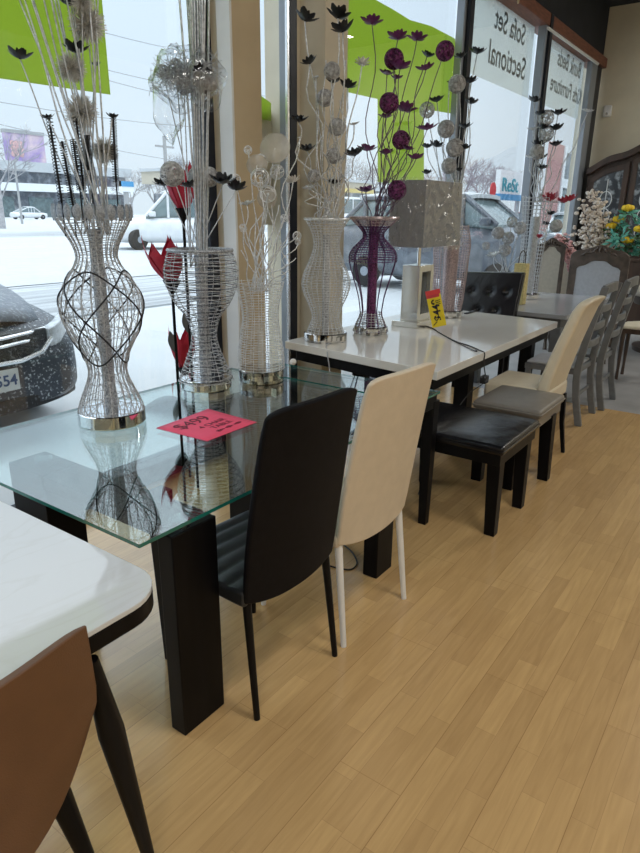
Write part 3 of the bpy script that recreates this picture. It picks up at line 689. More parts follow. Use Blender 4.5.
def disc_mesh(name, m, r=.05):
    mb = MB(); mb.lathe([(r*.02, -.001), (r, -.001), (r, .001), (r*.02, .001)], 28)
    for v in mb.v: v.y, v.z = v.z, v.y
    mb.tube([(r*math.cos(2*PI*i/28), 0, r*math.sin(2*PI*i/28)) for i in range(28)], .0018, 5, closed=True)
    me = bpy.data.meshes.new(name); me.from_pydata([tuple(p) for p in mb.v], [], mb.f); me.shade_smooth(); me.materials.append(MATS[m]); return me
ME = {'black': petals_mesh('black_flower', 'black_petal', 6, .03, .75), 'purple': petals_mesh('purple_flower', 'purple_petal', 6, .03, .55),
      'silver': petals_mesh('silver_flower', 'pale_silver', 9, .03, .5, .3), 'red': petals_mesh('red_flower', 'dark_red_petal', 6, .03, 1.0),
      'ball': wireball_mesh('silver_wire_ball', 'dull_silver', n=26), 'pball': wireball_mesh('purple_wire_ball', 'purple_bead', n=60, wr=.0015), 'gball': wireball_mesh('dense_wire_ball', 'dull_silver', n=60, wr=.0011),
      'fluff': fluff_mesh('fluff_ball', 'fluff_silver', n=620, wr=.0012), 'pale': wireball_mesh('pale_wire_ball', 'pale_silver', n=12), 'capiz': disc_mesh('capiz_disc', 'capiz_shell')}
NAMES = {'black': 'flower', 'purple': 'flower', 'silver': 'flower', 'red': 'flower', 'ball': 'wire_ball', 'pball': 'wire_ball', 'gball': 'wire_ball', 'fluff': 'fluff_ball', 'pale': 'wire_ball', 'capiz': 'shell_disc'}
R0 = {'fluff': .06, 'capiz': .05}
def head(kind, parent, P, r, tilt=(0, 0)):
    o = bpy.data.objects.new(NAMES[kind], ME[kind]); C.objects.link(o); o.parent = parent
    o.location = P-ROOT[parent.name]; o.scale = (r/R0.get(kind, .03),)*3
    o.rotation_euler = (tilt[0], tilt[1], random.uniform(0, 6) if kind != 'capiz' else -.9)
    return o
def facing(u, v, xy, off=0):
    d = ray(u, v); k = (math.hypot(*xy)+off)/math.hypot(d.x, d.y); return EYE+d*k
class Lamp:
    def __init__(s, name, label, xy, zt, group='wire flower vase lamps in the window'):
        s.t = thing(name, label, 'lamp', (xy[0], xy[1], zt), group); s.xy = xy; s.zt = zt
    def prof(s, rows):
        out = []
        for v, u0, u1 in rows:
            P = facing((u0+u1)/2, v, s.xy); out.append((P.z, (u1-u0)/2*depth(P)/F))
        out.sort(); s.rows = out; return out
    def r(s, z):
        R = s.rows
        if z <= R[0][0]: return R[0][1]
        for i in range(len(R)-1):
            if z <= R[i+1][0]:
                a = (z-R[i][0])/(R[i+1][0]-R[i][0]); p0 = R[max(0, i-1)][1]; p1 = R[i][1]; p2 = R[i+1][1]; p3 = R[min(len(R)-1, i+2)][1]
                m1 = (p2-p0)*.5; m2 = (p3-p1)*.5
                return (2*a**3-3*a*a+1)*p1+(a**3-2*a*a+a)*m1+(-2*a**3+3*a*a)*p2+(a**3-a*a)*m2
        return R[-1][1]
    def pt(s, z, th, k=1): r = s.r(z)*k; return Vector((s.xy[0]+r*math.cos(th), s.xy[1]+r*math.sin(th), z))
    def body(s, m, nv=20, nr=22, wr=.0016, rr=.0014, z0=None, z1=None, name='wire_body', twist=0, wob=0., cross=0):
        z0 = s.rows[0][0] if z0 is None else z0; z1 = s.rows[-1][0] if z1 is None else z1
        mb = MB(); K = 24
        for i in range(nv):
            th = 2*PI*i/nv; mb.tube([s.pt(z0+(z1-z0)*k/K, th+twist*k/K) for k in range(K+1)], wr, 4, cap=False)
        for i in range(nr):
            z = z0+(z1-z0)*(i+.5)/nr; n = 30
            mb.tube([s.pt(z+wob*math.sin(j*7.3+i*2.1), 2*PI*j/n) for j in range(n)], rr, 4, closed=True)
        for i in range(cross):
            th = random.uniform(0, 2*PI); za = random.uniform(z0, z1); zb = min(z1, max(z0, za+random.uniform(-.28, .28))); dt = random.uniform(-1.3, 1.3)
            mb.tube([s.pt(za+(zb-za)*k/8, th+dt*k/8) for k in range(9)], rr*.8, 3, cap=False)
        return mb.build(name, m, s.t, fix=False, ang=0)
    def base(s, r, h, m='chrome'):
        b = .004; return MB().lathe([(.01, 0), (r-b, 0), (r, b), (r, h-b), (r-b, h), (.01, h)], 40, (s.xy[0], s.xy[1], s.zt+.0005)).build('base', m, s.t)
    def core(s, r, z0, z1, m):
        return MB().lathe([(r*.7, z0), (r, z0+.01), (r*.95, (z0+z1)/2), (r, z1)], 16, (s.xy[0], s.xy[1], 0)).build('core_column', m, s.t)
    def rim(s, m, r=.006, z=None, k=1.0):
        z = s.rows[-1][0] if z is None else z
        return MB().tube([s.pt(z, 2*PI*j/36, k) for j in range(36)], r, 6, closed=True).build('rim', m, s.t)
    def stem(s, m, tip, z0, spread=.02, wavy=0., wr=.0022, head_=None, hr=.03, off=None, tilt=None, straight=True):
        off = random.uniform(-.06, .06) if off is None else off
        P = facing(tip[0], tip[1], s.xy, off); a = random.uniform(0, 2*PI)
        B = Vector((s.xy[0]+spread*math.cos(a), s.xy[1]+spread*math.sin(a), z0))
        n = 14; pts = []
        A = Vector((random.uniform(-1, 1), random.uniform(-1, 1), 0)); ph = random.uniform(0, 6); fq = random.uniform(1.2, 2.0)
        for i in range(n+1):
            k = i/n; q = B.lerp(P, k)
            if not straight: q = Vector((B.x+(P.x-B.x)*k**.75, B.y+(P.y-B.y)*k**.75, q.z))
            q = q+A*wavy*math.sin(fq*2*PI*k+ph)*math.sin(PI*min(1, k*1.02))
            pts.append(q)
        pts[-1] = P
        st = MB().tube(pts, wr, 4).build('stem', m, s.t, fix=False, ang=0)
        if head_: head(head_, st, P, hr, tilt or (random.uniform(-.5, .5), random.uniform(-.5, .5)))
        return st
# 1: tall silver vase lamp with black crossing bands, nearest
L = Lamp('vase_lamp', 'tall silver wire vase lamp with crossed black bands and dark bristle spikes', (1.60, 2.235), GZ)
L.prof([(411, 82, 146), (404, 83, 144), (390, 87, 137), (378, 90, 130), (368, 91, 128), (352, 84, 130), (335, 73, 137), (312, 61, 141), (295, 61, 139), (280, 68, 133), (268, 75, 124), (258, 78, 118), (246, 75, 119), (232, 66, 124), (218, 57, 129)])
L.base(.138, .055)
zs = L.rows[0][0]; zn = facing(98, 258, L.xy).z; ztop = L.rows[-1][0]
L.body('dull_silver', 26, 16, .0020, .0013, zs, zn, wob=.006, cross=190)
L.body('dull_silver', 26, 12, .0024, .0016, zn, ztop, name='wire_funnel', wob=.002)
lb = MB()
for i in range(22):
    th = 2*PI*i/22; p = L.pt(ztop, th); o = Vector((math.cos(th), math.sin(th), 0)); sd = Vector((-math.sin(th), math.cos(th), 0))
    vs = []
    for k, w in ((0, .2), (.25, .8), (.55, 1), (.8, .8), (1, .1)):
        c = p+Vector((0, 0, .062*k-.01))+o*(.006*math.sin(k*3)); vs += [c-sd*.0175*w, c+o*.005, c+sd*.0175*w]
    lb.add(vs, [(j*3+q_, j*3+q_+1, j*3+q_+4, j*3+q_+3) for j in range(4) for q_ in range(2)])
lb.build('leaf_rim', 'leaf_silver', L.t)
bands = MB(); zc = (facing(100, 270, L.xy).z+facing(100, 362, L.xy).z)/2; am = (facing(100, 270, L.xy).z-facing(100, 362, L.xy).z)/2
for ph in (0, PI/2, PI, 3*PI/2):
    bands.tube([L.pt(zc+am*math.cos(2*PI*j/60-ph-.55), 2*PI*j/60, 1.02) for j in range(60)], .0035, 5, closed=True)
bands.build('black_band', 'dark_wire', L.t)
L.core(.026, GZ+.05, ztop-.04, 'beaded_silver')
for u in (10, 17, 24, 38, 46, 49, 53, 93, 99, 62, 70, 88): L.stem('silver_wire', (u, -25), ztop-.06, .06, .004, .0032)
for u, v, k, r in ((87, 25, 'fluff', .068), (71, 68, 'fluff', .055), (81, 112, 'fluff', .062), (105, 151, 'fluff', .052), (82, 2, 'fluff', .045), (20, 59, 'black', .038), (76, 53, 'black', .040), (71, 6, 'black', .03), (48, 119, 'black', .02), (112, 118, 'black', .02), (33, -2, 'black', .04), (96, 66, 'black', .018)):
    L.stem('silver_wire', (u, v), ztop-.06, .05, .006, .0026, k, r, tilt=(random.uniform(-.2, .2), random.uniform(-.2, .2)))
for (a, b) in (((49, 118), (62, 203)), ((62, 141), (73, 205)), ((76, 116), (85, 203)), ((73, 139), (80, 190)), ((113, 117), (116, 182)), ((87, 135), (90, 170))):
    p0 = facing(b[0], b[1], L.xy, random.uniform(-.05, .05)); p1 = facing(a[0], a[1], L.xy, random.uniform(-.02, .02)); mb = MB()
    mb.tube([p0-Vector((0, 0, .12)), p0, p1], .003, 5); ax = (p1-p0).normalized(); e = ax.orthogonal().normalized(); g = ax.cross(e); n = 26
    mb.tube([p0.lerp(p1, i/(n*6))+(e*math.cos(i*PI/3)+g*math.sin(i*PI/3))*.0125 for i in range(n*6)], .0016, 3)
    mb.tube([p0, p1], .0045, 6)
    mb.build('bristle_spike', 'dark_wire', L.t, fix=False, ang=0)
# 2: goblet shaped silver vase lamp
L = Lamp('vase_lamp', 'silver wire goblet vase lamp wrapped in a clear plastic cloud on top', (2.25, 2.33), GZ)
L.prof([(381, 177, 232), (373, 180, 229), (364, 183, 225), (355, 186, 221), (345, 189, 217), (336, 190, 215), (325, 187, 215), (314, 182, 219), (305, 174, 226), (296, 168, 230), (285, 163, 234), (270, 161, 235), (258, 163, 232), (250, 166, 230)])
L.base(.128, .050); zt = L.rows[-1][0]
L.body('dull_silver', 14, 34, .0014, .0024, wob=.003)
L.body('dark_wire', 3, 17, .0010, .0018, name='dark_wire_rings')
L.rim('beaded_silver', .008); L.core(.030, GZ+.05, zt, 'beaded_silver')
for u in (178, 186, 189, 191, 194, 197, 199, 202, 205, 209, 192, 200): L.stem('silver_wire', (u, -20), zt-.25, .02, .0, .0048, off=random.uniform(-.03, .03))
for u, v, k, r in ((172, 174, 'gball', .053), (199, 178, 'gball', .053), (209, 177, 'gball', .045), (164, 186, 'black', .042), (190, 187, 'black', .04), (223, 184, 'black', .052), (236, 190, 'black', .045)):
    L.stem('silver_wire', (u, v), zt-.08, .05, 0, .0026, k, r, tilt=(random.uniform(-.3, .3), .2))
fl = MB()
for i in range(900):
    u, v = random.gauss(186, 15), random.gauss(76, 9)
    if not (150 < u < 221) or not (50 < v < 103): continue
    p = facing(u, v, L.xy, random.uniform(-.07, .07)); d = Vector((random.gauss(0, 1), random.gauss(0, 1), random.gauss(0, 1))).normalized()*random.uniform(.015, .035)
    fl.tube([p-d, p+Vector((0, 0, random.uniform(-.008, .008))), p+d], .0013, 3)
fl.build('tinsel_cloud', 'silver_wire', L.t, fix=False, ang=0)
def film(cu, cv, ru, rv, seed):
    rnd = random.Random(seed); mb = MB(); ph = [rnd.uniform(0, 6) for _ in range(6)]
    c = facing(cu, cv, L.xy); k = depth(c)/F
    def fn(a, b):
        th = 2*PI*a; f = PI*b; w = 1+.13*math.sin(3*th+ph[0])+.1*math.sin(5*f+ph[1])+.08*math.sin(7*th+4*f+ph[2])
        return c+Vector((.58*ru*k, -.81*ru*k, 0))*math.sin(f)*math.cos(th)*w+Vector((.8*.09, .55*.09, 0))*math.sin(f)*math.sin(th)*w+Vector((0, 0, rv*k*math.cos(f)*w))
    return mb.grid(fn, 28, 16).build('plastic_wrap', 'plastic_film', L.t, ang=0)
film(180, 78, 31, 26, 1); film(205, 80, 18, 24, 4); film(170, 104, 15, 30, 5)
for u, v in ((163, 72), (176, 66), (190, 76), (204, 68), (210, 84), (184, 88)): L.stem('silver_wire', (u, v), zt-.08, .05, 0, .0026, 'ball', .03)
for u, v in ((208, 73), (200, 70)): L.stem('silver_wire', (u, v), zt-.08, .04, 0, .0022, 'black', .024)
# 3: pale waisted vase lamp on a mirror mosaic base
L = Lamp('vase_lamp', 'pale silver waisted vase lamp on a mirror mosaic base with shell discs', (2.53, 2.20), GZ)
L.prof([(368, 242, 289), (350, 243, 288), (335, 245, 285), (318, 246, 282), (305, 245, 283), (292, 242, 286), (281, 239, 288)])
L.base(.120, .066, 'mirror_mosaic'); zt = L.rows[-1][0]
L.body('pale_silver', 16, 34, .0017, .0018)
L.core(.016, GZ+.06, GZ+.26, 'cream_stone')
for u, v, k, r in ((275, 148, 'capiz', .072), (267, 198, 'capiz', .048), (257, 165, 'capiz', .05), (293, 182, 'silver', .034), (297, 236, 'pale', .022), (298, 242, 'pale', .016), (235, 180, 'pale', .028), (247, 205, 'silver', .036), (260, 178, 'pale', .045), (262, 160, 'pale', .03), (268, 194, 'pale', .04), (284, 218, 'pale', .018), (248, 150, 'pale', .02), (277, 172, 'pale', .035), (300, 138, 'silver', .012), (243, 228, 'pale', .02)):
    L.stem('pale_silver', (u, v), zt-.05, .05, .05, .0027, k, r, straight=False)
for u, v in ((241, 250), (296, 258), (256, 215), (279, 205), (262, 230), (271, 238)): L.stem('pale_silver', (u, v), zt-.06, .06, .06, .0027, straight=False)
# 4: pale silver hourglass vase lamp on the white table
L = Lamp('vase_lamp', 'pale silver curvy vase lamp with black flowers on the white table corner', (3.63, 2.56), WZ)
L.prof([(337, 305, 345), (330, 307, 343), (317, 313, 340), (304, 308, 343), (294, 304, 348), (283, 302, 351), (272, 305, 349), (262, 311, 346), (247, 317, 343), (236, 316, 344), (228, 313, 347), (219, 307, 351)])
L.base(.150, .06, 'mirror_mosaic'); zt = L.rows[-1][0]
L.body('pale_silver', 24, 46, .0020, .0021); L.rim('pale_silver', .009); L.core(.025, WZ+.06, zt-.1, 'dull_silver')
for u, v, k, r in ((305, 21, 'black', .062), (338, 18, 'black', .062), (343, 32, 'black', .06), (310, 64, 'black', .048), (332, 83, 'black', .045), (348, 88, 'black', .05), (299, 122, 'black', .05), (307, 151, 'black', .048), (355, 156, 'black', .06), (334, 184, 'black', .042), (316, 78, 'silver', .02),
                   (332, 71, 'gball', .05), (325, 98, 'gball', .05), (337, 127, 'gball', .05), (333, 156, 'gball', .046), (314, 176, 'ball', .04), (362, 64, 'silver', .042), (337, 159, 'silver', .045), (310, 189, 'silver', .045), (354, 125, 'silver', .03)):
    L.stem('pale_silver', (u, v), zt-.03, .06, .075, .0042, k, r, straight=False, tilt=(random.uniform(-.35, .35), random.uniform(-.35, .35)))
for u, v in ((318, 120), (326, 60), (340, 100), (346, 60), (322, 140), (350, 120)): L.stem('pale_silver', (u, v), zt-.03, .07, .08, .0036, straight=False)
L4 = L.t
# 5: purple vase lamp
L = Lamp('vase_lamp', 'purple wire vase lamp with purple flowers on the white table', (4.07, 2.46), WZ)
L.prof([(331, 353, 388), (322, 358, 386), (314, 362, 384), (304, 362, 386), (294, 361, 389), (276, 357, 396), (264, 354, 400), (256, 353, 401), (249, 356, 398), (243, 363, 393), (236, 370, 390), (230, 368, 393), (224, 362, 399), (218, 356, 404)])
L.base(.125, .055, 'mirror_mosaic'); zt = L.rows[-1][0]; zsh = facing(377, 262, L.xy).z; zlo = facing(377, 312, L.xy).z
L.body('purple_wire', 9, 0, .0040, .002)
L.body('purple_wire', 26, 15, .0022, .0034, zsh, facing(377, 226, L.xy).z, name='wire_shoulder'); L.body('dull_silver', 22, 8, .0022, .003, L.rows[0][0], zlo, name='wire_foot')
L.body('pink_silver', 30, 5, .002, .003, facing(377, 226, L.xy).z, zt, name='wire_collar'); L.rim('pink_silver', .012)
L.core(.036, WZ+.05, zt-.02, 'purple_bead')
for u, v, k, r in ((372, 24, 'purple', .056), (398, 39, 'purple', .056), (417, 40, 'purple', .052), (427, 57, 'black', .042), (400, 69, 'purple', .058), (387, 75, 'purple', .046), (426, 70, 'purple', .054), (396, 79, 'purple', .036), (405, 111, 'purple', .062), (386, 118, 'purple', .040), (427, 130, 'purple', .060), (367, 151, 'purple', .055), (387, 154, 'purple', .042), (416, 159, 'purple', .045), (366, 192, 'purple', .055), (407, 150, 'purple', .042),
                   (394, 59, 'pball', .062), (389, 103, 'pball', .062), (445, 51, 'pball', .058), (401, 140, 'pball', .058), (397, 190, 'pball', .062)):
    L.stem('mauve_wire', (u, v), zt-.10, .035, .065, .0034, k, r, straight=False, tilt=(random.uniform(-.3, .3), random.uniform(-.3, .3)))
# 6: rosy silver cylinder lamp behind the table lamp
L = Lamp('vase_lamp', 'rosy silver vase lamp standing behind the plastic wrapped table lamp', (5.19, 2.366), WZ)
L.prof([(310, 436, 462), (300, 434, 463), (280, 431, 463), (262, 429, 463), (243, 428, 464), (225, 432, 462)])
L.base(.13, .06, 'mirror_mosaic'); zt = L.rows[-1][0]
L.body('pink_silver', 30, 34, .003, .0026); L.core(.06, WZ+.05, zt-.1, 'pink_silver')
for u, v, k, r in ((477, 54, 'black', .058), (461, 58, 'black', .045), (471, 104, 'black', .052), (470, 83, 'black', .05), (437, 102, 'black', .055), (465, 128, 'black', .05), (436, 147, 'black', .052), (427, 148, 'black', .045), (465, 149, 'black', .042), (427, 174, 'black', .04), (459, 171, 'black', .03), (449, 83, 'black', .02),
                   (457, 84, 'gball', .066), (446, 129, 'gball', .066), (455, 148, 'gball', .07), (427, 110, 'ball', .06), (449, 166, 'gball', .06)):
    L.stem('silver_wire', (u, v), zt-.05, .05, .05, .0042, k, r, straight=False, tilt=(random.uniform(-.2, .2), random.uniform(-.2, .2)))
# 7: far one on the grey table
L = Lamp('vase_lamp', 'tall slim silver vase lamp with black and red flowers on the grey table', (6.95, 2.26), WZ)
L.prof([(292, 524, 543), (270, 523, 543), (245, 522, 545), (220, 521, 547), (196, 519, 549)])
L.base(.13, .05); zt = L.rows[-1][0]
L.body('silver_wire', 22, 26, .0034, .0026); L.core(.05, WZ+.05, zt-.2, 'silver_wire')
for u, v, k, r in ((534, 102, 'black', .06), (541, 116, 'black', .06), (558, 115, 'black', .07), (556, 130, 'black', .06), (543, 129, 'black', .055), (538, 146, 'black', .06), (541, 159, 'black', .06), (542, 169, 'black', .055), (556, 146, 'black', .06), (588, 112, 'silver', .05), (546, 118, 'ball', .075), (546, 134, 'ball', .075), (537, 152, 'gball', .07), (550, 201, 'red', .075), (564, 203, 'red', .055), (570, 201, 'red', .055), (551, 215, 'black', .05), (546, 225, 'black', .04), (533, 130, 'silver', .05), (530, 158, 'silver', .05)):
    L.stem('silver_wire', (u, v), zt-.05, .05, .03, .005, k, r, straight=False, tilt=(random.uniform(-.2, .2), random.uniform(-.2, .2)))
# 8: low spray of silver balls behind the black tufted chair
L = Lamp('wire_flower_spray', 'low spray of silver wire balls and twigs behind the black tufted chair', (6.45, 2.36), WZ)
L.prof([(298, 488, 504), (285, 490, 503), (272, 489, 505)])
L.base(.09, .03); zt = L.rows[-1][0]; L.body('silver_wire', 16, 10, .003, .0025)
for u, v, k, r in ((498, 233, 'gball', .06), (512, 222, 'ball', .05), (508, 238, 'ball', .06), (486, 246, 'ball', .04), (505, 250, 'ball', .06), (494, 256, 'silver', .06), (556, 226, 'gball', .06), (539, 238, 'red', .03), (520, 228, 'ball', .06)):
    L.stem('silver_wire', (u, v), zt-.04, .04, .02, .004, k, r)
# red metal tulips on stakes behind the goblet lamp
def tulip(u, v_top, v_bot, w, tilt, label, y=2.72):
    top = aty(u, v_top, y); bot = aty(u, v_bot, y); h = top.z-bot.z; r = w/2*depth(bot)/F
    t = thing('metal_tulip', label, 'garden stake', (bot.x, bot.y, 0), 'red metal tulips behind the goblet lamp')
    mb = MB()
    for ring, n in ((0, 3), (PI/3, 3)):
        for k in range(n):
            a = 2*PI*k/3+ring+.4
            def fn(p, q, a=a, ring=ring):
                s = (p-.5)*2; rad = r*(.25+.95*math.sin(min(1, q*1.15)*PI*.62))*(1 if ring == 0 else .9)
                th = a+s*(.85*(1-q**3))
                return Vector((bot.x+rad*math.cos(th)+tilt*q*h, bot.y+rad*math.sin(th), bot.z+h*q*(1-.12*s*s)*(1 if ring == 0 else .86)))
            mb.grid(fn, 6, 10)
    mb.build('petals', 'red_petal', t, ang=0)
    MB().lathe([(.008, -.05), (r*.35, -.02), (r*.62, .02)], 14, tuple(bot)).build('cup', 'black_metal', t)
    MB().tube([(bot.x, bot.y, 0), (bot.x, bot.y, bot.z-.03)], .008, 8).build('stake', 'black_metal', t)
    MB().grid(lambda p, q: Vector((bot.x-.006-.03*math.sin(q*PI)*(p-.5)*2-.03*q, bot.y, .62+bot.z*.2+.13*q+.02*(p-.5)**2)), 4, 8).build('leaf', 'grey_leaf', t, ang=0)
tulip(183, 160, 212, 27, 0, 'tallest red metal tulip, under the goblet lamp flowers', 2.70)
tulip(172, 234, 284, 30, -.25, 'red metal tulip leaning left behind the goblet lamp bowl', 2.62)
tulip(184, 322, 370, 22, 0, 'lowest red metal tulip, behind the goblet lamp stem', 2.86)
# ------------------------------------------------------------------ table lamp in plastic
lx, ly = 4.63, 2.38
t = LAMP = thing('table_lamp', 'mirrored frame table lamp with grey square shade still in plastic wrap', 'lamp', (lx, ly, WZ)); M = RZ(lx, ly, WZ, 0)
MB().box(-.18, .20, -.11, .12, .0005, .045, M).build('base', 'mirror', t, bevel=.003)
fb = MB()
fb.box(-.13, -.085, -.08, .07, .045, .47, M); fb.box(.065, .11, -.08, .07, .045, .47, M); fb.box(-.085, .065, -.08, .07, .045, .10, M); fb.box(-.085, .065, -.08, .07, .42, .47, M)
fb.build('mirror_frame', 'mirror', t, bevel=.003)
MB().box(-.05, .03, -.03, .03, .10, .42, M).build('inner_panel', 'tile_dark', t, bevel=.004)
MB().tube([M @ Vector((0, 0, .47)), M @ Vector((0, 0, .66))], .014, 10).build('stem', 'chrome', t)
sp = [(-.275, -.165), (.365, -.165), (.365, .125), (-.275, .125)]
sb = MB(); z0, z1 = .610, 1.075
def shd(k, z, off=0): return [M @ Vector((x*k+(off if x > 0 else -off), y*k+(off if y > 0 else -off), z)) for x, y in sp]
sb.add(shd(1, z0)+shd(.97, z1)+shd(1, z0, -.004)+shd(.97, z1, -.004), [(i, (i+1) % 4, 4+(i+1) % 4, 4+i) for i in range(4)]+[(8+i, 12+i, 12+(i+1) % 4, 8+(i+1) % 4) for i in range(4)]+[(i, 8+i, 8+(i+1) % 4, (i+1) % 4) for i in range(4)]+[(4+i, 4+(i+1) % 4, 12+(i+1) % 4, 12+i) for i in range(4)])
sh = sb.build('lamp_shade', 'grey_fabric', t, smooth=False)
def wrap(u, v):
    a = u*4; i = int(a) % 4; f = a-int(a) if u < 1 else 0
    c = shd(1.0, 0, .006); p = c[i].lerp(c[(i+1) % 4], f)
    r = Vector((p.x-lx-.045, p.y-ly+.02, 0)).normalized(); w = .026*(1-abs(noise.noise(Vector((u*26, v*5, 1.7)))*2))**3+.014*(1-abs(noise.noise(Vector((u*40, v*22, 5.1)))*2))**2
    return Vector((p.x, p.y, WZ+z0-.03+(z1-z0+.05)*v))+r*abs(w)
MB().grid(wrap, 200, 48).build('plastic_wrap', 'plastic_film', sh, ang=0)
MB().tube(smooth_path([(lx, ly, WZ+.66), (lx-.26, ly+.11, WZ+z1-.02)], 2), .003, 5).build('spider_arm', 'chrome', sh)
MB().tube(smooth_path([(lx, ly, WZ+.66), (lx+.34, ly-.15, WZ+z1-.02)], 2), .003, 5).build('spider_arm', 'chrome', sh)
# yellow price tag leaning on the lamp
tb = atz(437, 326, WZ); txy = (4.50*.985, 2.13*.985)
p_bl = facing(432.5, 328, txy); p_br = facing(446.5, 325, txy); up_ = facing(425, 292, txy)-p_bl
t = thing('price_tag', 'yellow price tag with red header hanging by the mirrored lamp', 'price tag', tuple(p_bl))
ex = p_br-p_bl; w_ = ex.length; h_ = up_.length; MM = frame_M(p_bl, ex, up_)
MB().box(0, w_, 0, h_, -.002, .002, MM).build('card', 'yellow_card', t, smooth=False)
MB().box(-.001, w_+.001, h_*.88, h_+.001, -.003, .003, MM).build('header', 'red_card', t, smooth=False)
MB().box(0, w_*.9, h_*.80, h_*.88, -.0025, .0025, MM).build('header_band', 'sign_red', t, smooth=False)
for s, a, b, sz in (('$449', .54, .46, h_*.52), ('SALE', .5, .74, h_*.12)):
    if s == 'SALE': continue
    R_ = Matrix.Rotation(PI/2, 4, 'Z')
    text(s, w_*.72, 'black_ink', t, MM @ Matrix.Translation((w_*a, h_*b, .0035)) @ R_ @ Matrix.Diagonal((1.05, 1, 1, 1)), name='price_lettering', extrude=.0008, bold=.002)
mb = MB()
for k in range(3):
    z = h_*(.70-.05*k); mb.tube([MM @ Vector((w_*.55, z, .004)), MM @ Vector((w_*.9, z+.004, .004))], .003, 4)
mb.tube([MM @ Vector((w_*.12, h_*.06, .004)), MM @ Vector((w_*.42, h_*.15, .004))], .004, 4)
mb.build('pen_marks', 'black_ink', t)
# lamp cord with plug, over the table front
ce = atz(481, 352, WZ)
path = [Vector((lx-.10, ly-.13, WZ+.006))]+[atz(u, v, WZ+.004) for u, v in ((420, 325), (432, 328), (440, 333), (455, 341), (470, 346), (479, 350))]
path += [Vector((ce.x, 1.510, WZ-.005)), Vector((ce.x-.01, 1.506, WZ-.06)), Vector((ce.x-.03, 1.48, WZ-.14))]
t = LAMP
MB().tube(smooth_path(path, 5), .004, 6).build('power_cord', 'cable_black', t)
MB().tube(smooth_path([path[-4]+Vector((-.01, .02, .002)), Vector((ce.x-.02, 1.56, WZ+.004)), atz(462, 345, WZ+.004), atz(448, 338, WZ+.004)], 4), .003, 5).build('power_cord', 'cable_black', t)
MB().box(ce.x-.07, ce.x-.01, 1.46, 1.50, WZ-.19, WZ-.14).build('plug', 'black_plastic', t, bevel=.006)
MB().tube(smooth_path([(ce.x-.04, 1.48, WZ-.19), (ce.x-.25, 1.52, .5), (ce.x-.5, 1.6, .2), (ce.x-.75, 1.55, .02)], 6), .003, 6).build('power_cord', 'cable_black', t)
# floor cords
tag(MB().tube(smooth_path([atz(u, v, .005) for u, v in ((318, 536), (336, 541), (350, 550), (357, 562), (352, 569), (342, 569), (330, 566))], 8), .004, 6).build('floor_cord', 'cable_black'), 'black cord loop on the floor under the glass table', 'cord')
MB().tube(smooth_path([(3.63, 2.41, WZ+.004), (3.5, 2.45, WZ+.004), (3.37, 2.36, WZ-.02), (3.36, 2.33, WZ-.15), (3.34, 2.3, .3)], 6), .004, 6).build('power_cord', 'cable_grey', L4)
tag(MB().ball(tuple(aty(293, 362, 2.55)), .022, 12, (1.3, 1, 1)).build('plastic_cap', 'plastic_white'), 'white rounded cap under the white table corner', 'cap')
bpy.data.objects['plastic_cap'].location.z += 0
# small remote behind the lamp
tag(MB().box(5.42, 5.62, 2.28, 2.31, WZ+.0005, WZ+.012).build('adapter', 'black_plastic', bevel=.003), 'thin dark strip lying on the white table back edge', 'remote')
# yellow basket box
t = thing('gift_bag', 'yellow woven paper bag with handle on the grey table', 'bag', (6.42, 2.19, WZ))
a = atx(512, 302, 6.42); b = atx(526, 300, 6.42); hgt = atx(518, 263, 6.42).z-WZ
MB().box(6.36, 6.46, 2.105, 2.225, WZ+.0005, WZ+hgt).build('bag_body', 'yellow_wicker', t, bevel=.006)
MB().tube(smooth_path([(6.40, 2.20, WZ+hgt), (6.40, 2.19, WZ+hgt+.09), (6.40, 2.165, WZ+hgt+.12), (6.40, 2.14, WZ+hgt+.09), (6.40, 2.13, WZ+hgt)], 5), .005, 6).build('handle', 'dark_wood', t)
# ------------------------------------------------------------------ flower arrangements at the right
def arrangement(name, label, base, stems, mh, mt, hr, kind):
    t = thing(name, label, 'flowers', tuple(base))
    MB().lathe([(.05, 0), (.07, .05), (.09, .14), (.06, .24), (.075, .27)], 20, tuple(base)).build('vase', 'vase_dark', t)
    for (u, v) in stems:
        off = random.uniform(-.12, .12); d = ray(u, v); P = EYE+d*((math.hypot(base[0], base[1])+off)/math.hypot(d.x, d.y))
        B = Vector(base)+Vector((0, 0, .2)); pts = [B.lerp(P, k/6)+Vector((0, 0, .03*math.sin(k/6*PI))) for k in range(7)]
        br = MB().tube(pts, .006, 5).build('branch', mt, t)
        mb = MB()
        if kind == 'blossom':
            for i in range(60):
                p = pts[2].lerp(P, random.random()**.7)+Vector((random.gauss(0, .045), random.gauss(0, .045), random.gauss(0, .04)))
                mb.ball(p, random.uniform(.014, .032), 6, (1, 1, .75))
            mb.build('blossom', mh, br, ang=0)
        else:
            for i in range(24):
                d_ = Vector((random.gauss(0, 1), random.gauss(0, 1), random.gauss(0, .7))).normalized(); c = P+d_*random.uniform(.02, .13)+Vector((0, 0, -.07)); e = d_.orthogonal().normalized()*.022
                mb.add([c-e*.3-d_*.05, c+e, c+d_*.05, c-e], [(0, 1, 2, 3)])
            mb.build('leaves', 'leaf_teal' if random.random() < .8 else 'leaf_green', br, ang=0)
            if (u, v) in YEL:
                fb_ = MB(); fb_.ball(P, .05, 10, (1, 1, .85))
                for k in range(9):
                    a = 2*PI*k/9; fb_.ball(P+Vector((.045*math.cos(a), .045*math.sin(a), 0)), .03, 6, (1, 1, 1.1))
                fb_.build('flower_head', 'flower_yellow', br, ang=0)
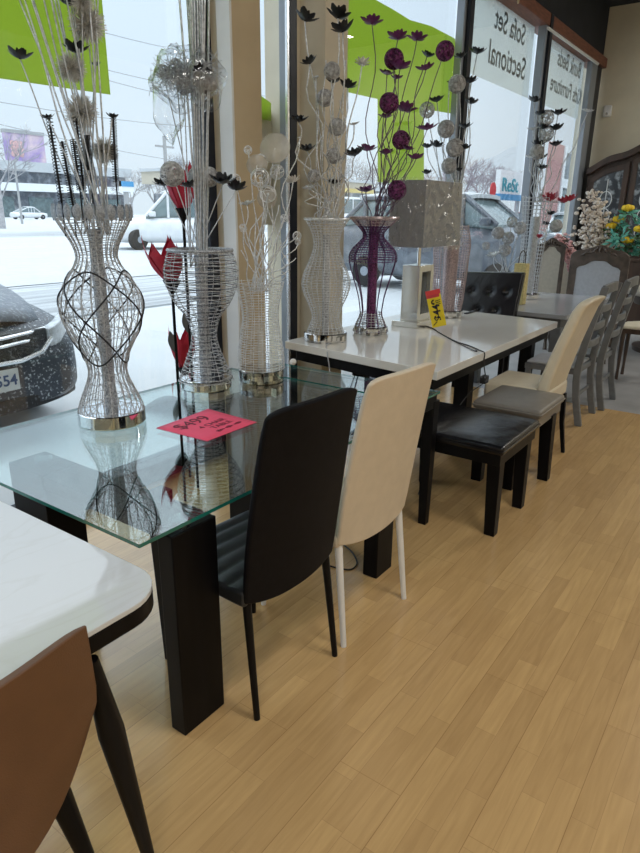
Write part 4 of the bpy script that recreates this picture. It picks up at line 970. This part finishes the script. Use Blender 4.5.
arrangement('blossom_branches', 'tall cream blossom branches in front of the china cabinet', (8.6, 1.86, .55), [(581, 205), (590, 192), (594, 190), (600, 205), (586, 220), (597, 225), (577, 232), (605, 243), (613, 240), (590, 240), (603, 215)], 'blossom_cream', 'twig_brown', .02, 'blossom')
arrangement('pink_blossoms', 'pink blossom spray above the narrow carved chair', (8.85, 2.17, .55), [(561, 236), (557, 240), (565, 246), (569, 256)], 'blossom_pink', 'twig_brown', .02, 'blossom')
YEL = {(612, 226), (628, 208), (619, 219), (627, 240), (640, 229)}
arrangement('flower_bouquet', 'bouquet of yellow flowers with teal leaves at the right edge', (8.55, 1.25, .78), [(612, 226), (628, 208), (619, 219), (627, 240), (640, 229), (616, 235), (634, 247), (622, 232), (645, 215), (636, 236), (650, 240)], 'flower_yellow', 'leaf_green', .02, 'bouquet')
# stands for the two branch vases
for nm, (x, y), lb in (('plant_stand', (8.6, 1.86), 'dark plant stand under the cream blossom branches'), ('plant_stand', (8.85, 2.17), 'dark plant stand under the pink blossom spray')):
    t = thing(nm, lb, 'stand', (x, y, 0))
    MB().lathe([(.02, .52), (.13, .52), (.14, .535), (.13, .549), (.02, .549)], 24, (x, y, 0)).build('stand_top', 'dark_wood', t)
    MB().lathe([(.14, 0), (.13, .03), (.03, .07), (.025, .45), (.07, .52)], 20, (x, y, 0)).build('stand_foot', 'dark_wood', t)
exec_outdoor = True
# ------------------------------------------------------------------ outdoors
def snow_bump(x, y): return .05*math.sin(x*.9+y*.4)+.04*math.sin(x*.37-y*.8)
def gz(y):
    k = min(1, max(0, (y-14.2)/3.2)); return -.03+.42*k*k*(3-2*k)
g = MB(); g.grid(lambda u, v: Vector((-60+320*u, YW+.12+230*v**2.2, gz(YW+.12+230*v**2.2))), 40, 120)
struct(g.build('ground', 'snow', ang=0))
struct(MB().box(-60, 180, 9.2, 13.6, -.03, .004).build('street', 'slush_road'))
struct(MB().box(-60, 180, 30, 38, .35, .396).build('street_far', 'slush_road'))
def bank(x0, x1, y, h, w, seed, label):
    rnd = random.Random(seed); n = 40; ph = [rnd.uniform(0, 6) for _ in range(5)]
    def fn(u, v):
        x = x0+(x1-x0)*u; hh = h*(.8+.22*math.sin(x*.9+ph[0])+.15*math.sin(x*2.1+ph[1]))*math.sin(PI*min(1, max(0, u*12)))if False else h*(.85+.18*math.sin(x*.5+ph[0])+.1*math.sin(x*1.7+ph[1]))
        return Vector((x, y+w*(v-.5)+.15*math.sin(x*.4+ph[2]), gz(y)+hh*math.sin(PI*v)))
    o = MB().grid(fn, n, 8).build('snow_bank', 'snow', ang=0); tag(o, label, 'snow', kind='stuff')
bank(-20, 46, 14.6, .25, 1.4, 1, 'snow bank ploughed up along the far side of the street')
bank(3.4, 7, 3.75, .22, .9, 2, 'snow drift outside against the window wall')
bank(-20, 2.0, 3.6, .16, .7, 3, 'snow drift under the nearest window')
def wheel(parent, c, r, w, ax='x'):
    mb = MB(); mb.lathe([(r*.55, -w/2), (r*.95, -w/2), (r, -w*.3), (r, w*.3), (r*.95, w/2), (r*.55, w/2)], 24)
    M = Matrix.Translation(c) @ (Matrix.Rotation(PI/2, 4, 'Y') if ax == 'x' else Matrix.Rotation(PI/2, 4, 'X'))
    o = mb.build('wheel', 'rubber', parent, M=M)
    h = MB().lathe([(.01, -w*.52), (r*.12, -w*.53), (r*.58, -w*.46), (r*.58, w*.46), (r*.12, w*.53), (.01, w*.52)], 20); h.build('hubcap', 'grey_aluminium', o, M=M)
def loft(stations, n=14, p=4.0, M=None):
    mb = MB(); k = len(stations)
    for d, w, zb, zt in stations:
        for j in range(n*2):
            a = 2*PI*j/(n*2); ca, sa = math.cos(a), math.sin(a)
            x = w*math.copysign(abs(ca)**(2/p), ca); z = (zb+zt)/2+(zt-zb)/2*math.copysign(abs(sa)**(2/p), sa)
            q = Vector((x, d, z)); mb.v.append(M @ q if M is not None else q)
    N = n*2
    for i in range(k-1):
        for j in range(N): mb.f.append((i*N+j, i*N+(j+1) % N, (i+1)*N+(j+1) % N, (i+1)*N+j))
    mb.f.append(tuple(range(N))[::-1]); mb.f.append(tuple((k-1)*N+j for j in range(N))); return mb
def car(M, label, paint, L_=4.6, W=1.8, H=1.6, kind='suv', glassm='car_glass', snowtop=True, name='car', cat='car', belt=.58):
    """a car whose nose points to -d (local y from 0 at the nose)."""
    t = thing(name, label, cat, tuple(M @ Vector((0, L_/2, 0)))); h = W/2; b = H*belt
    loft([(0, h*.78, .32, b*.72), (.12, h*.93, .24, b*.86), (.5, h, .22, b*.93), (1.2, h, .22, b), (L_-1.0, h, .22, b*1.02), (L_-.15, h*.96, .26, b), (L_, h*.85, .34, b*.85)], M=M).build('body', paint, t)
    if kind == 'suv': cab = [(1.0, h*.86, b-.1, b+.02), (1.75, h*.80, b-.1, H), (3.0, h*.80, b-.1, H+.02), (L_-.7, h*.78, b-.1, H-.04), (L_-.15, h*.80, b-.1, b+.05)]
    elif kind == 'sedan': cab = [(1.15, h*.84, b-.1, b+.02), (2.0, h*.76, b-.1, H), (2.9, h*.76, b-.1, H), (L_-.55, h*.80, b-.1, b+.03)]
    else: cab = [(1.15, h*.88, b-.1, b+.02), (1.85, h*.82, b-.1, H), (3.1, h*.82, b-.1, H), (3.4, h*.84, b-.1, b+.02)]
    loft(cab, p=5, M=M).build('cabin_glass', glassm, t)
    rf = MB(); d0, d1 = cab[1][0], cab[-2][0]; wr = cab[1][1]
    rf.slab(lambda u, v, sd: ((u-.5)*2*wr*1.0, d0-.15+(d1-d0+.3)*v, H-.02+.06*(1-(2*u-1)**4)*(1-(2*v-1)**4)+(.05 if sd else -.03)-.03*abs(2*u-1)**4), 8, 8, M).build('roof', 'snow' if snowtop else paint, t)
    for s in (-1, 1):
        for dd in (d0+.02, (d0+d1)/2, d1-.02):
            MB().tube([M @ Vector((s*wr*1.03, dd, b-.05)), M @ Vector((s*wr*1.0, dd+.02, H))], .045, 6).build('pillar_post', paint, t)
    for s in (-1, 1):
        for q in range(3):
            for (c0, c1) in ((cab[0], cab[1]), (cab[-1], cab[-2])):
                if q == 0: MB().tube([M @ Vector((s*c0[1]*.99, c0[0], c0[3])), M @ Vector((s*c1[1]*.97, c1[0], c1[3]-.03))], .055, 6).build('pillar_post', paint, t)
        MB().tube([M @ Vector((s*cab[1][1]*.97, cab[1][0], H-.03)), M @ Vector((s*cab[-2][1]*.97, cab[-2][0], H-.05))], .055, 6).build('roof_rail', paint, t)
        MB().box(min(s*h*.90, s*h*1.06), max(s*h*.90, s*h*1.06), cab[0][0]+.1, cab[0][0]+.32, b, b+.16, M).build('wing_mirror', paint, t, bevel=.03)
    if kind == 'pickup':
        MB().box(-h*.9, h*.9, 3.5, L_-.1, b*.8, b*1.03, M).build('cargo_snow', 'snow', t, bevel=.03)
    for s in (-1, 1):
        for d in (.85, L_-.85): wheel(t, M @ Vector((s*(h-.10), d, .34)), .34, .22, 'y' if abs(M[0][1]) > .5 else 'x')
        MB().ball(M @ Vector((s*h*.72, .10, b*.75)), .13, 10, (1, .6, .7)).build('headlight', 'lamp_lens', t)
    MB().box(-h*.5, h*.5, -.01, .06, b*.5, b*.72, M).build('grille', 'black_plastic', t, bevel=.01)
    return t
# the navy SUV nosed up to the window
sx, sy = 2.03, 4.28
M = RZ(sx, sy, 0, 0)
t = thing('car', 'frosted navy SUV parked nose to the nearest window', 'car', (sx, sy+2.3, 0)); h = .94
loft([(0, .70, .27, .66), (.06, .80, .24, .74), (.18, .87, .22, .82), (.35, .92, .22, .89), (.6, .94, .22, .94), (1.3, .95, .22, 1.06), (3.8, .95, .22, 1.12), (4.5, .92, .26, 1.1), (4.65, .8, .35, .95)], 20, 4.5, M).build('body', 'snow_specked', t)
MB().slab(lambda u, v, sd: ((u-.5)*2*(.84-.20*(1-v)**2), .24+1.2*v-.12*(1-(2*u-1)**2)*(1-v)**2, .84+.24*v**.6+.05*(1-(2*u-1)**2)-.03*abs(2*u-1)**4+(.02 if sd else -.02)), 16, 12, M).build('hood', 'car_hood_frost', t, ang=1.2)
loft([(1.2, .82, 1.0, 1.06), (2.0, .74, 1.0, 1.66), (3.6, .74, 1.0, 1.68), (4.5, .76, 1.0, 1.14)], 16, 5, M).build('cabin_glass', 'car_glass', t)
MB().slab(lambda u, v, sd: ((u-.5)*2*.74, 1.85+1.9*v, 1.66+.05*(1-(2*u-1)**4)+(.04 if sd else 0)), 8, 8, M).build('roof', 'snow', t)
MB().slab(lambda u, v, sd: ((u-.5)*2*.56, -.035+.05*abs(2*u-1)**2+(.10 if sd else 0), .62+.18*v), 12, 2, M).build('grille', 'black_plastic', t, bevel=.01)
for z, hw in ((.775, .56), (.72, .53)):
    MB().tube([M @ Vector((s*hw, -.055+.10*abs(s)**2.2, z+.018*abs(s)**2)) for s in (-1, -.7, -.35, 0, .35, .7, 1)], .013, 6).build('chrome_bar', 'bright_aluminium', t)
MB().tube([M @ Vector(p) for p in ((-.57, -.02, .73), (-.47, -.045, .645), (-.3, -.06, .61), (.3, -.06, .61), (.47, -.045, .645), (.57, -.02, .73))], .016, 6).build('chrome_bar', 'bright_aluminium', t)
for s in (-1, 1):
    MB().slab(lambda u, v, sd: (s*(.56+.35*u), -.02+.30*u**1.5+(.10 if sd else 0), .665+.03*u+(.13+.045*u)*v), 10, 4, M).build('headlight', 'lamp_lens', t, bevel=.008)
    MB().slab(lambda u, v, sd: (s*(.58+.34*u), .03+.30*u**1.4+(.08 if sd else 0), .30+.20*v+.05*u), 8, 3, M).build('fog_scoop', 'black_plastic', t, bevel=.01)
    for d in (.95, 3.7): wheel(t, M @ Vector((s*.85, d, .36)), .36, .24)
MB().slab(lambda u, v, sd: ((u-.5)*2*.86, -.03+.22*abs(2*u-1)**3+(.10 if sd else 0), .24+.10*v), 14, 2, M).build('bumper', 'black_plastic', t, bevel=.02)
pl = MB().box(-.15+.11, .15+.11, -.075, -.06, .42, .57, M).build('licence_plate', 'plate_white', t, bevel=.004)
text('554', .105, 'plate_blue', pl, frame_M(M @ Vector((.165, -.077, .492)), (1, 0, 0), (0, 0, 1)), name='plate_number', extrude=.001, bold=.002)
# vehicles across the street and in the lot
def yawM(x, y, a): return RZ(x, y, 0, a)
pc = aty(113, 236, 19.0); MP = Matrix.Translation((pc.x, 19.0, .38)) @ Matrix.Rotation(-2.285, 4, 'Z')
car(MP, 'white pickup truck parked behind the red tulips across the street', 'car_white', 4.4, 1.9, 1.85, 'pickup', name='pickup_truck', cat='truck')
car(Matrix.Translation((0, 0, .38)) @ yawM(57.5, 92, PI/2), 'snow covered white car far left under the billboard', 'car_white', 5.0, 1.9, 1.7, 'sedan')
car(Matrix.Translation((0, 0, .38)) @ yawM(50.5, 92, PI/2), 'white parked car at the far left edge of the lot', 'car_white', 5.0, 1.9, 2.0, 'suv')
car(yawM(14.0, 4.05, 0), 'slate SUV parked nose to the store beyond the wrapped table lamp', 'car_slate', 4.9, 1.95, 2.0, 'suv', belt=.70)
car(Matrix.Translation((0, 0, .38)) @ yawM(40.5, 25.0, PI/2), 'white van standing between the beige pillar and purple lamp', 'car_white', 5.4, 2.0, 2.2, 'suv', name='van', cat='van')
car(Matrix.Translation((0, 0, .38)) @ yawM(78, 27, PI/2), 'dark red snow-topped car under the white shop sign', 'car_red', 4.8, 1.8, 1.6, 'suv')
car(yawM(31.5, 7.4, PI/2), 'white snowed-in car outside the window farthest right', 'car_white', 5.0, 1.9, 1.7, 'suv')
# buildings
t = thing('strip_mall', 'long low dark shop building with snowy roof far left', 'building', (60, 120, 0))
MB().box(20, 95, 120, 140, -.05, 8.5).build('wall', 'shop_dark', t); MB().box(19, 96, 119, 141, 8.5, 10.2).build('roof_snow', 'snow', t)
for k in range(9): MB().box(24+8*k, 29+8*k, 119.8, 120.1, .3, 4.0).build('shop_window', 'car_glass', t)
MB().box(20, 95, 118, 120, 5.0, 6.4).build('awning', 'sign_white', t)
t = thing('petrol_canopy', 'yellow and white fuel station canopy behind the white pickup', 'building', (55, 52, 0))
MB().box(48, 82, 50, 58, 4.4, 5.6).build('canopy', 'tan_siding', t); MB().box(48, 82, 49.8, 50, 4.3, 4.8).build('gold_stripe', 'gold_canopy', t); MB().box(47.8, 82.2, 49.8, 58, 5.6, 5.9).build('roof_snow', 'snow', t)
for x in (50, 60, 70, 80): MB().box(x, x+.5, 53, 53.5, -.05, 4.4).build('post', 'pole_grey', t)
MB().box(58, 80, 60, 68, -.05, 3.8).build('kiosk', 'shop_dark', t)
t = thing('low_building', 'low grey building behind the purple flowers across the street', 'building', (105, 72, 0))
MB().box(86, 135, 72, 85, -.05, 6.0).build('wall', 'slate_cladding', t); MB().box(85, 136, 71, 86, 6.0, 6.8).build('roof_snow', 'snow', t)
for k in range(6): MB().box(89+8*k, 93+8*k, 71.8, 72.05, 1, 3.6).build('shop_window', 'car_glass', t)
t = thing('brick_building', 'red brick and slate building in the farthest window', 'building', (58, 14, 0))
a = aty(549, 141, 14); b = aty(567, 142, 14); c = aty(592, 142, 14)
MB().prism([(a.x, 14), (b.x, 14), (b.x*1.5, 21), (a.x*1.5, 21)], -.05, a.z).build('brick_wall', 'hazy_red_brick', t); MB().prism([(b.x+.02, 14.6), (c.x+20, 14.6), (c.x*1.5+20, 21), (b.x*1.48, 21)], -.05, a.z-.2).build('slate_wall', 'slate_cladding', t)
for k in range(3):
    x0 = b.x+2+7*k; MB().box(x0, x0+5, 14.5, 14.65, 1.6, 3.4).build('window', 'car_glass', t)
MB().box(b.x, c.x+20, 14.3, 14.6, 3.5, 4.1).build('sign_band', 'sign_white', t)
MB().box(b.x-.4, b.x, 13.9, 14.0, 0, a.z).build('corner_board', 'sign_white', t)
# billboard
a, b = aty(4, 132, 122), aty(44, 165, 122)
t = thing('billboard', 'haze-paled purple and orange billboard high above the far left shops', 'billboard', ((a.x+b.x)/2, 122, 10.2))
MB().box(a.x, b.x+.6, 122, 122.8, b.z, a.z).build('panel', 'hazy_billboard', t); MB().box(a.x-.1, b.x+.7, 121.8, 123, a.z, a.z+.6).build('top_edge', 'pole_grey', t)
MB().box(a.x, b.x+.6, 121.2, 123, b.z-1.3, b.z-.5).build('catwalk', 'pole_grey', t)
for x in (a.x+.5, b.x-.2): MB().tube([(x, 123, 10.21), (x, 123, b.z)], .35, 8).build('post', 'pole_grey', t)
mb = MB()
for k in range(9): mb.ball((a.x+1.3+.8*(k % 3), 121.95, b.z+1.6+.9*(k//3)), .55, 8, (1, .2, 1))
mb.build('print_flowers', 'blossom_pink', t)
# shop sign
a, b = aty(498, 172, 25), aty(534, 203, 25)
t = thing('road_sign', 'white road sign lettered ReSt with a blue lower strip', 'sign', ((a.x+b.x)/2, 25, 0))
zt_, zb_ = aty(512, 171, 25).z, aty(512, 200.5, 25).z; x0, x1 = aty(500, 185, 25).x, aty(526, 185, 25).x
zm = aty(512, 194.5, 25).z
MB().box(x0, x1, 25, 25.5, zm, zt_).build('panel', 'sign_white', t); MB().box(x0-.02, x1+.02, 24.95, 25.5, zb_, zm).build('blue_strip', 'sign_blue', t)
cc = aty(511.5, 186, 24.9)
text('ReSt', 1.65, 'sign_teal', t, frame_M((cc.x-.2, 24.94, cc.z), (1, 0, 0), (0, 0, 1)) @ Matrix.Diagonal((1.5, 1.1, 1, 1)), extrude=.03, bold=.012)
for x in (x0+1, x1-1): MB().box(x-.15, x+.15, 25.2, 25.5, -.05, zb_).build('post', 'pole_grey', t)
a = aty(493, 190, 25); t = thing('roundel_sign', 'small red round sign beside the white road sign', 'sign', (a.x, 25, 0))
MB().lathe([(.02, -.05), (.7, -.05), (.7, .05), (.02, .05)], 20).build('face', 'sign_red', t, M=Matrix.Translation((a.x, 25, a.z)) @ Matrix.Rotation(PI/2, 4, 'X')); MB().tube([(a.x, 25.1, 0), (a.x, 25.1, a.z)], .06, 6).build('post', 'pole_grey', t)
a, b = aty(121, 181, 45), aty(134, 192, 45); t = thing('lot_sign', 'blue and white sign standing behind the nearest vase lamp', 'sign', ((a.x+b.x)/2, 45, 0))
zq = (a.z+b.z)/2
MB().box(a.x, b.x, 45, 45.3, b.z, a.z).build('panel', 'sign_white', t); MB().box(a.x, b.x, 44.95, 45.3, zq, a.z).build('blue_band', 'sign_blue', t); MB().box((a.x+b.x)/2-.15, (a.x+b.x)/2+.15, 45.1, 45.4, -.05, b.z).build('post', 'pole_grey', t)
# utility poles and wires
def upole(u, vt, y, label, r=.2):
    p = aty(u, vt, y); t = thing('utility_pole', label, 'pole', (p.x, y, 0)); MB().tube([(p.x, y, -.05), (p.x, y, p.z)], [r, r*.7], 8).build('mast', 'pole_grey', t)
    MB().box(p.x-1, p.x+1, y-.06, y+.06, p.z-.9, p.z-.75).build('cross_arm', 'pole_grey', t)
upole(164, 136, 45, 'grey utility pole between the two silver vase lamps'); upole(14, 160, 60, 'thin pole at the left edge below the billboard', .12); upole(349, 165, 58, 'distant pole behind the purple flowers')
for i, (p, q, lb) in enumerate((((100, 22), (198, 48), 'highest sagging power line across the sky'), ((100, 60), (205, 84), 'second power line, level with the plastic cloud'), ((105, 70), (205, 98), 'third power line, close under the second'), ((0, 100), (205, 118), 'fourth power line crossing the bristle spikes'), ((0, 118), (205, 160), 'lowest power line, running down to the utility pole'))):
    y = 45; A, B = aty(p[0]-60, p[1]-8, y), aty(q[0]+60, q[1]+12, y)
    tag(MB().tube([A.lerp(B, k/12)-Vector((0, 0, .5*math.sin(PI*k/12))) for k in range(13)], .035, 4).build('power_line', 'cable_grey'), lb, 'wire', 'power lines')
# bare winter trees
def tree(x, y, H, seed, label, m='hazy_bark', dens=1.0):
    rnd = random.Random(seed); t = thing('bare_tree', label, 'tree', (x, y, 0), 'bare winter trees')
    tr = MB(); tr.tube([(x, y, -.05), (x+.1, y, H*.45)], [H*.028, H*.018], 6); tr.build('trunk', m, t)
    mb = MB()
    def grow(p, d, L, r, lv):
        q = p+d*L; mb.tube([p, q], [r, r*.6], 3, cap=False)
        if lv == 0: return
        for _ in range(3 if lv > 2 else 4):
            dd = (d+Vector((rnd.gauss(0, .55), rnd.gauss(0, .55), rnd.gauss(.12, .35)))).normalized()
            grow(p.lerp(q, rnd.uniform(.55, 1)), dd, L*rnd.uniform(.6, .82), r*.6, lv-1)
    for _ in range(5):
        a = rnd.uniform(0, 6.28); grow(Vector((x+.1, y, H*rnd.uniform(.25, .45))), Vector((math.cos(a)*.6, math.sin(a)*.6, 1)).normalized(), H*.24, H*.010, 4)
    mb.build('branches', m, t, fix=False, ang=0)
def tree_px(u, v, y, seed, label, m='hazy_bark'):
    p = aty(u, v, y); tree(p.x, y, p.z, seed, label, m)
for i, (u, v, y, lb, m) in enumerate(((-14, 108, 45, 'bare grey tree at the far left edge beside the billboard', 'hazy_bark'), (128, 165, 80, 'low bare tree behind the blue and white sign', 'hazy_bark'), (152, 163, 85, 'bare tree left of the red tulips, near the utility pole', 'hazy_bark'), (172, 150, 75, 'bare tree behind the silver balls of the goblet lamp', 'hazy_bark'),
        (352, 150, 60, 'bare tree beside the beige pillar, behind the purple lamp', 'hazy_bark'), (372, 158, 65, 'bare tree behind the purple lamp stems', 'hazy_bark'), (436, 158, 40, 'bare tree seen above the wrapped lamp shade', 'hazy_red_bark'), (466, 152, 40, 'reddish bare tree right of the rosy vase lamp', 'hazy_red_bark'), (484, 160, 42, 'reddish bare tree left of the white road sign', 'hazy_red_bark'), (498, 157, 44, 'bare tree directly behind the white road sign', 'hazy_bark'), (520, 162, 46, 'bare tree behind the second window post', 'hazy_red_bark'))):
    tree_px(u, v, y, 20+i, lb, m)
# ------------------------------------------------------------------ light
w = bpy.data.worlds.new('overcast'); SC.world = w; w.use_nodes = True
n = w.node_tree.nodes; l = w.node_tree.links; bg = n['Background']
tc = n.new('ShaderNodeTexCoord'); sx_ = n.new('ShaderNodeSeparateXYZ'); l.new(tc.outputs['Generated'], sx_.inputs[0])
r = n.new('ShaderNodeValToRGB'); l.new(sx_.outputs['Z'], r.inputs[0])
e_ = r.color_ramp.elements            # an overcast sky: brighter overhead than at the horizon
e_[0].position = 0; e_[0].color = (.335, .385, .425, 1); e_[1].position = 1; e_[1].color = (1.15, 1.24, 1.30, 1)
q_ = e_.new(.30); q_.color = (.35, .42, .485, 1); q_ = e_.new(.5); q_.color = (.72, .80, .87, 1)
l.new(r.outputs[0], bg.inputs['Color']); bg.inputs['Strength'].default_value = 2.5
def area(name, x, y, z, sx, sy, power, col):
    d = bpy.data.lights.new(name, 'AREA'); d.shape = 'RECTANGLE'; d.size = sx; d.size_y = sy; d.energy = power; d.color = col
    o = bpy.data.objects.new(name, d); C.objects.link(o); o.location = (x, y, z)
for x, y in ((-1.5, -.6), (1.8, -.6), (8.0, -.6), (-1.5, -3.6), (1.8, -3.6), (10.4, -3.6), (9.8, -1.0)):  # unseen shop lights; the last is extra, added to brighten the end wall
    area('ceiling_light', x, y, 4.45, 1.2, .6, 48, (1, .965, .90))
# ------------------------------------------------------------------ view
vs = SC.view_settings; vs.view_transform = 'Standard'; vs.look = 'None'; vs.gamma = 1; vs.use_curve_mapping = False; vs.exposure = 0
SC.cycles.transparent_max_bounces = 24; SC.cycles.max_bounces = 10
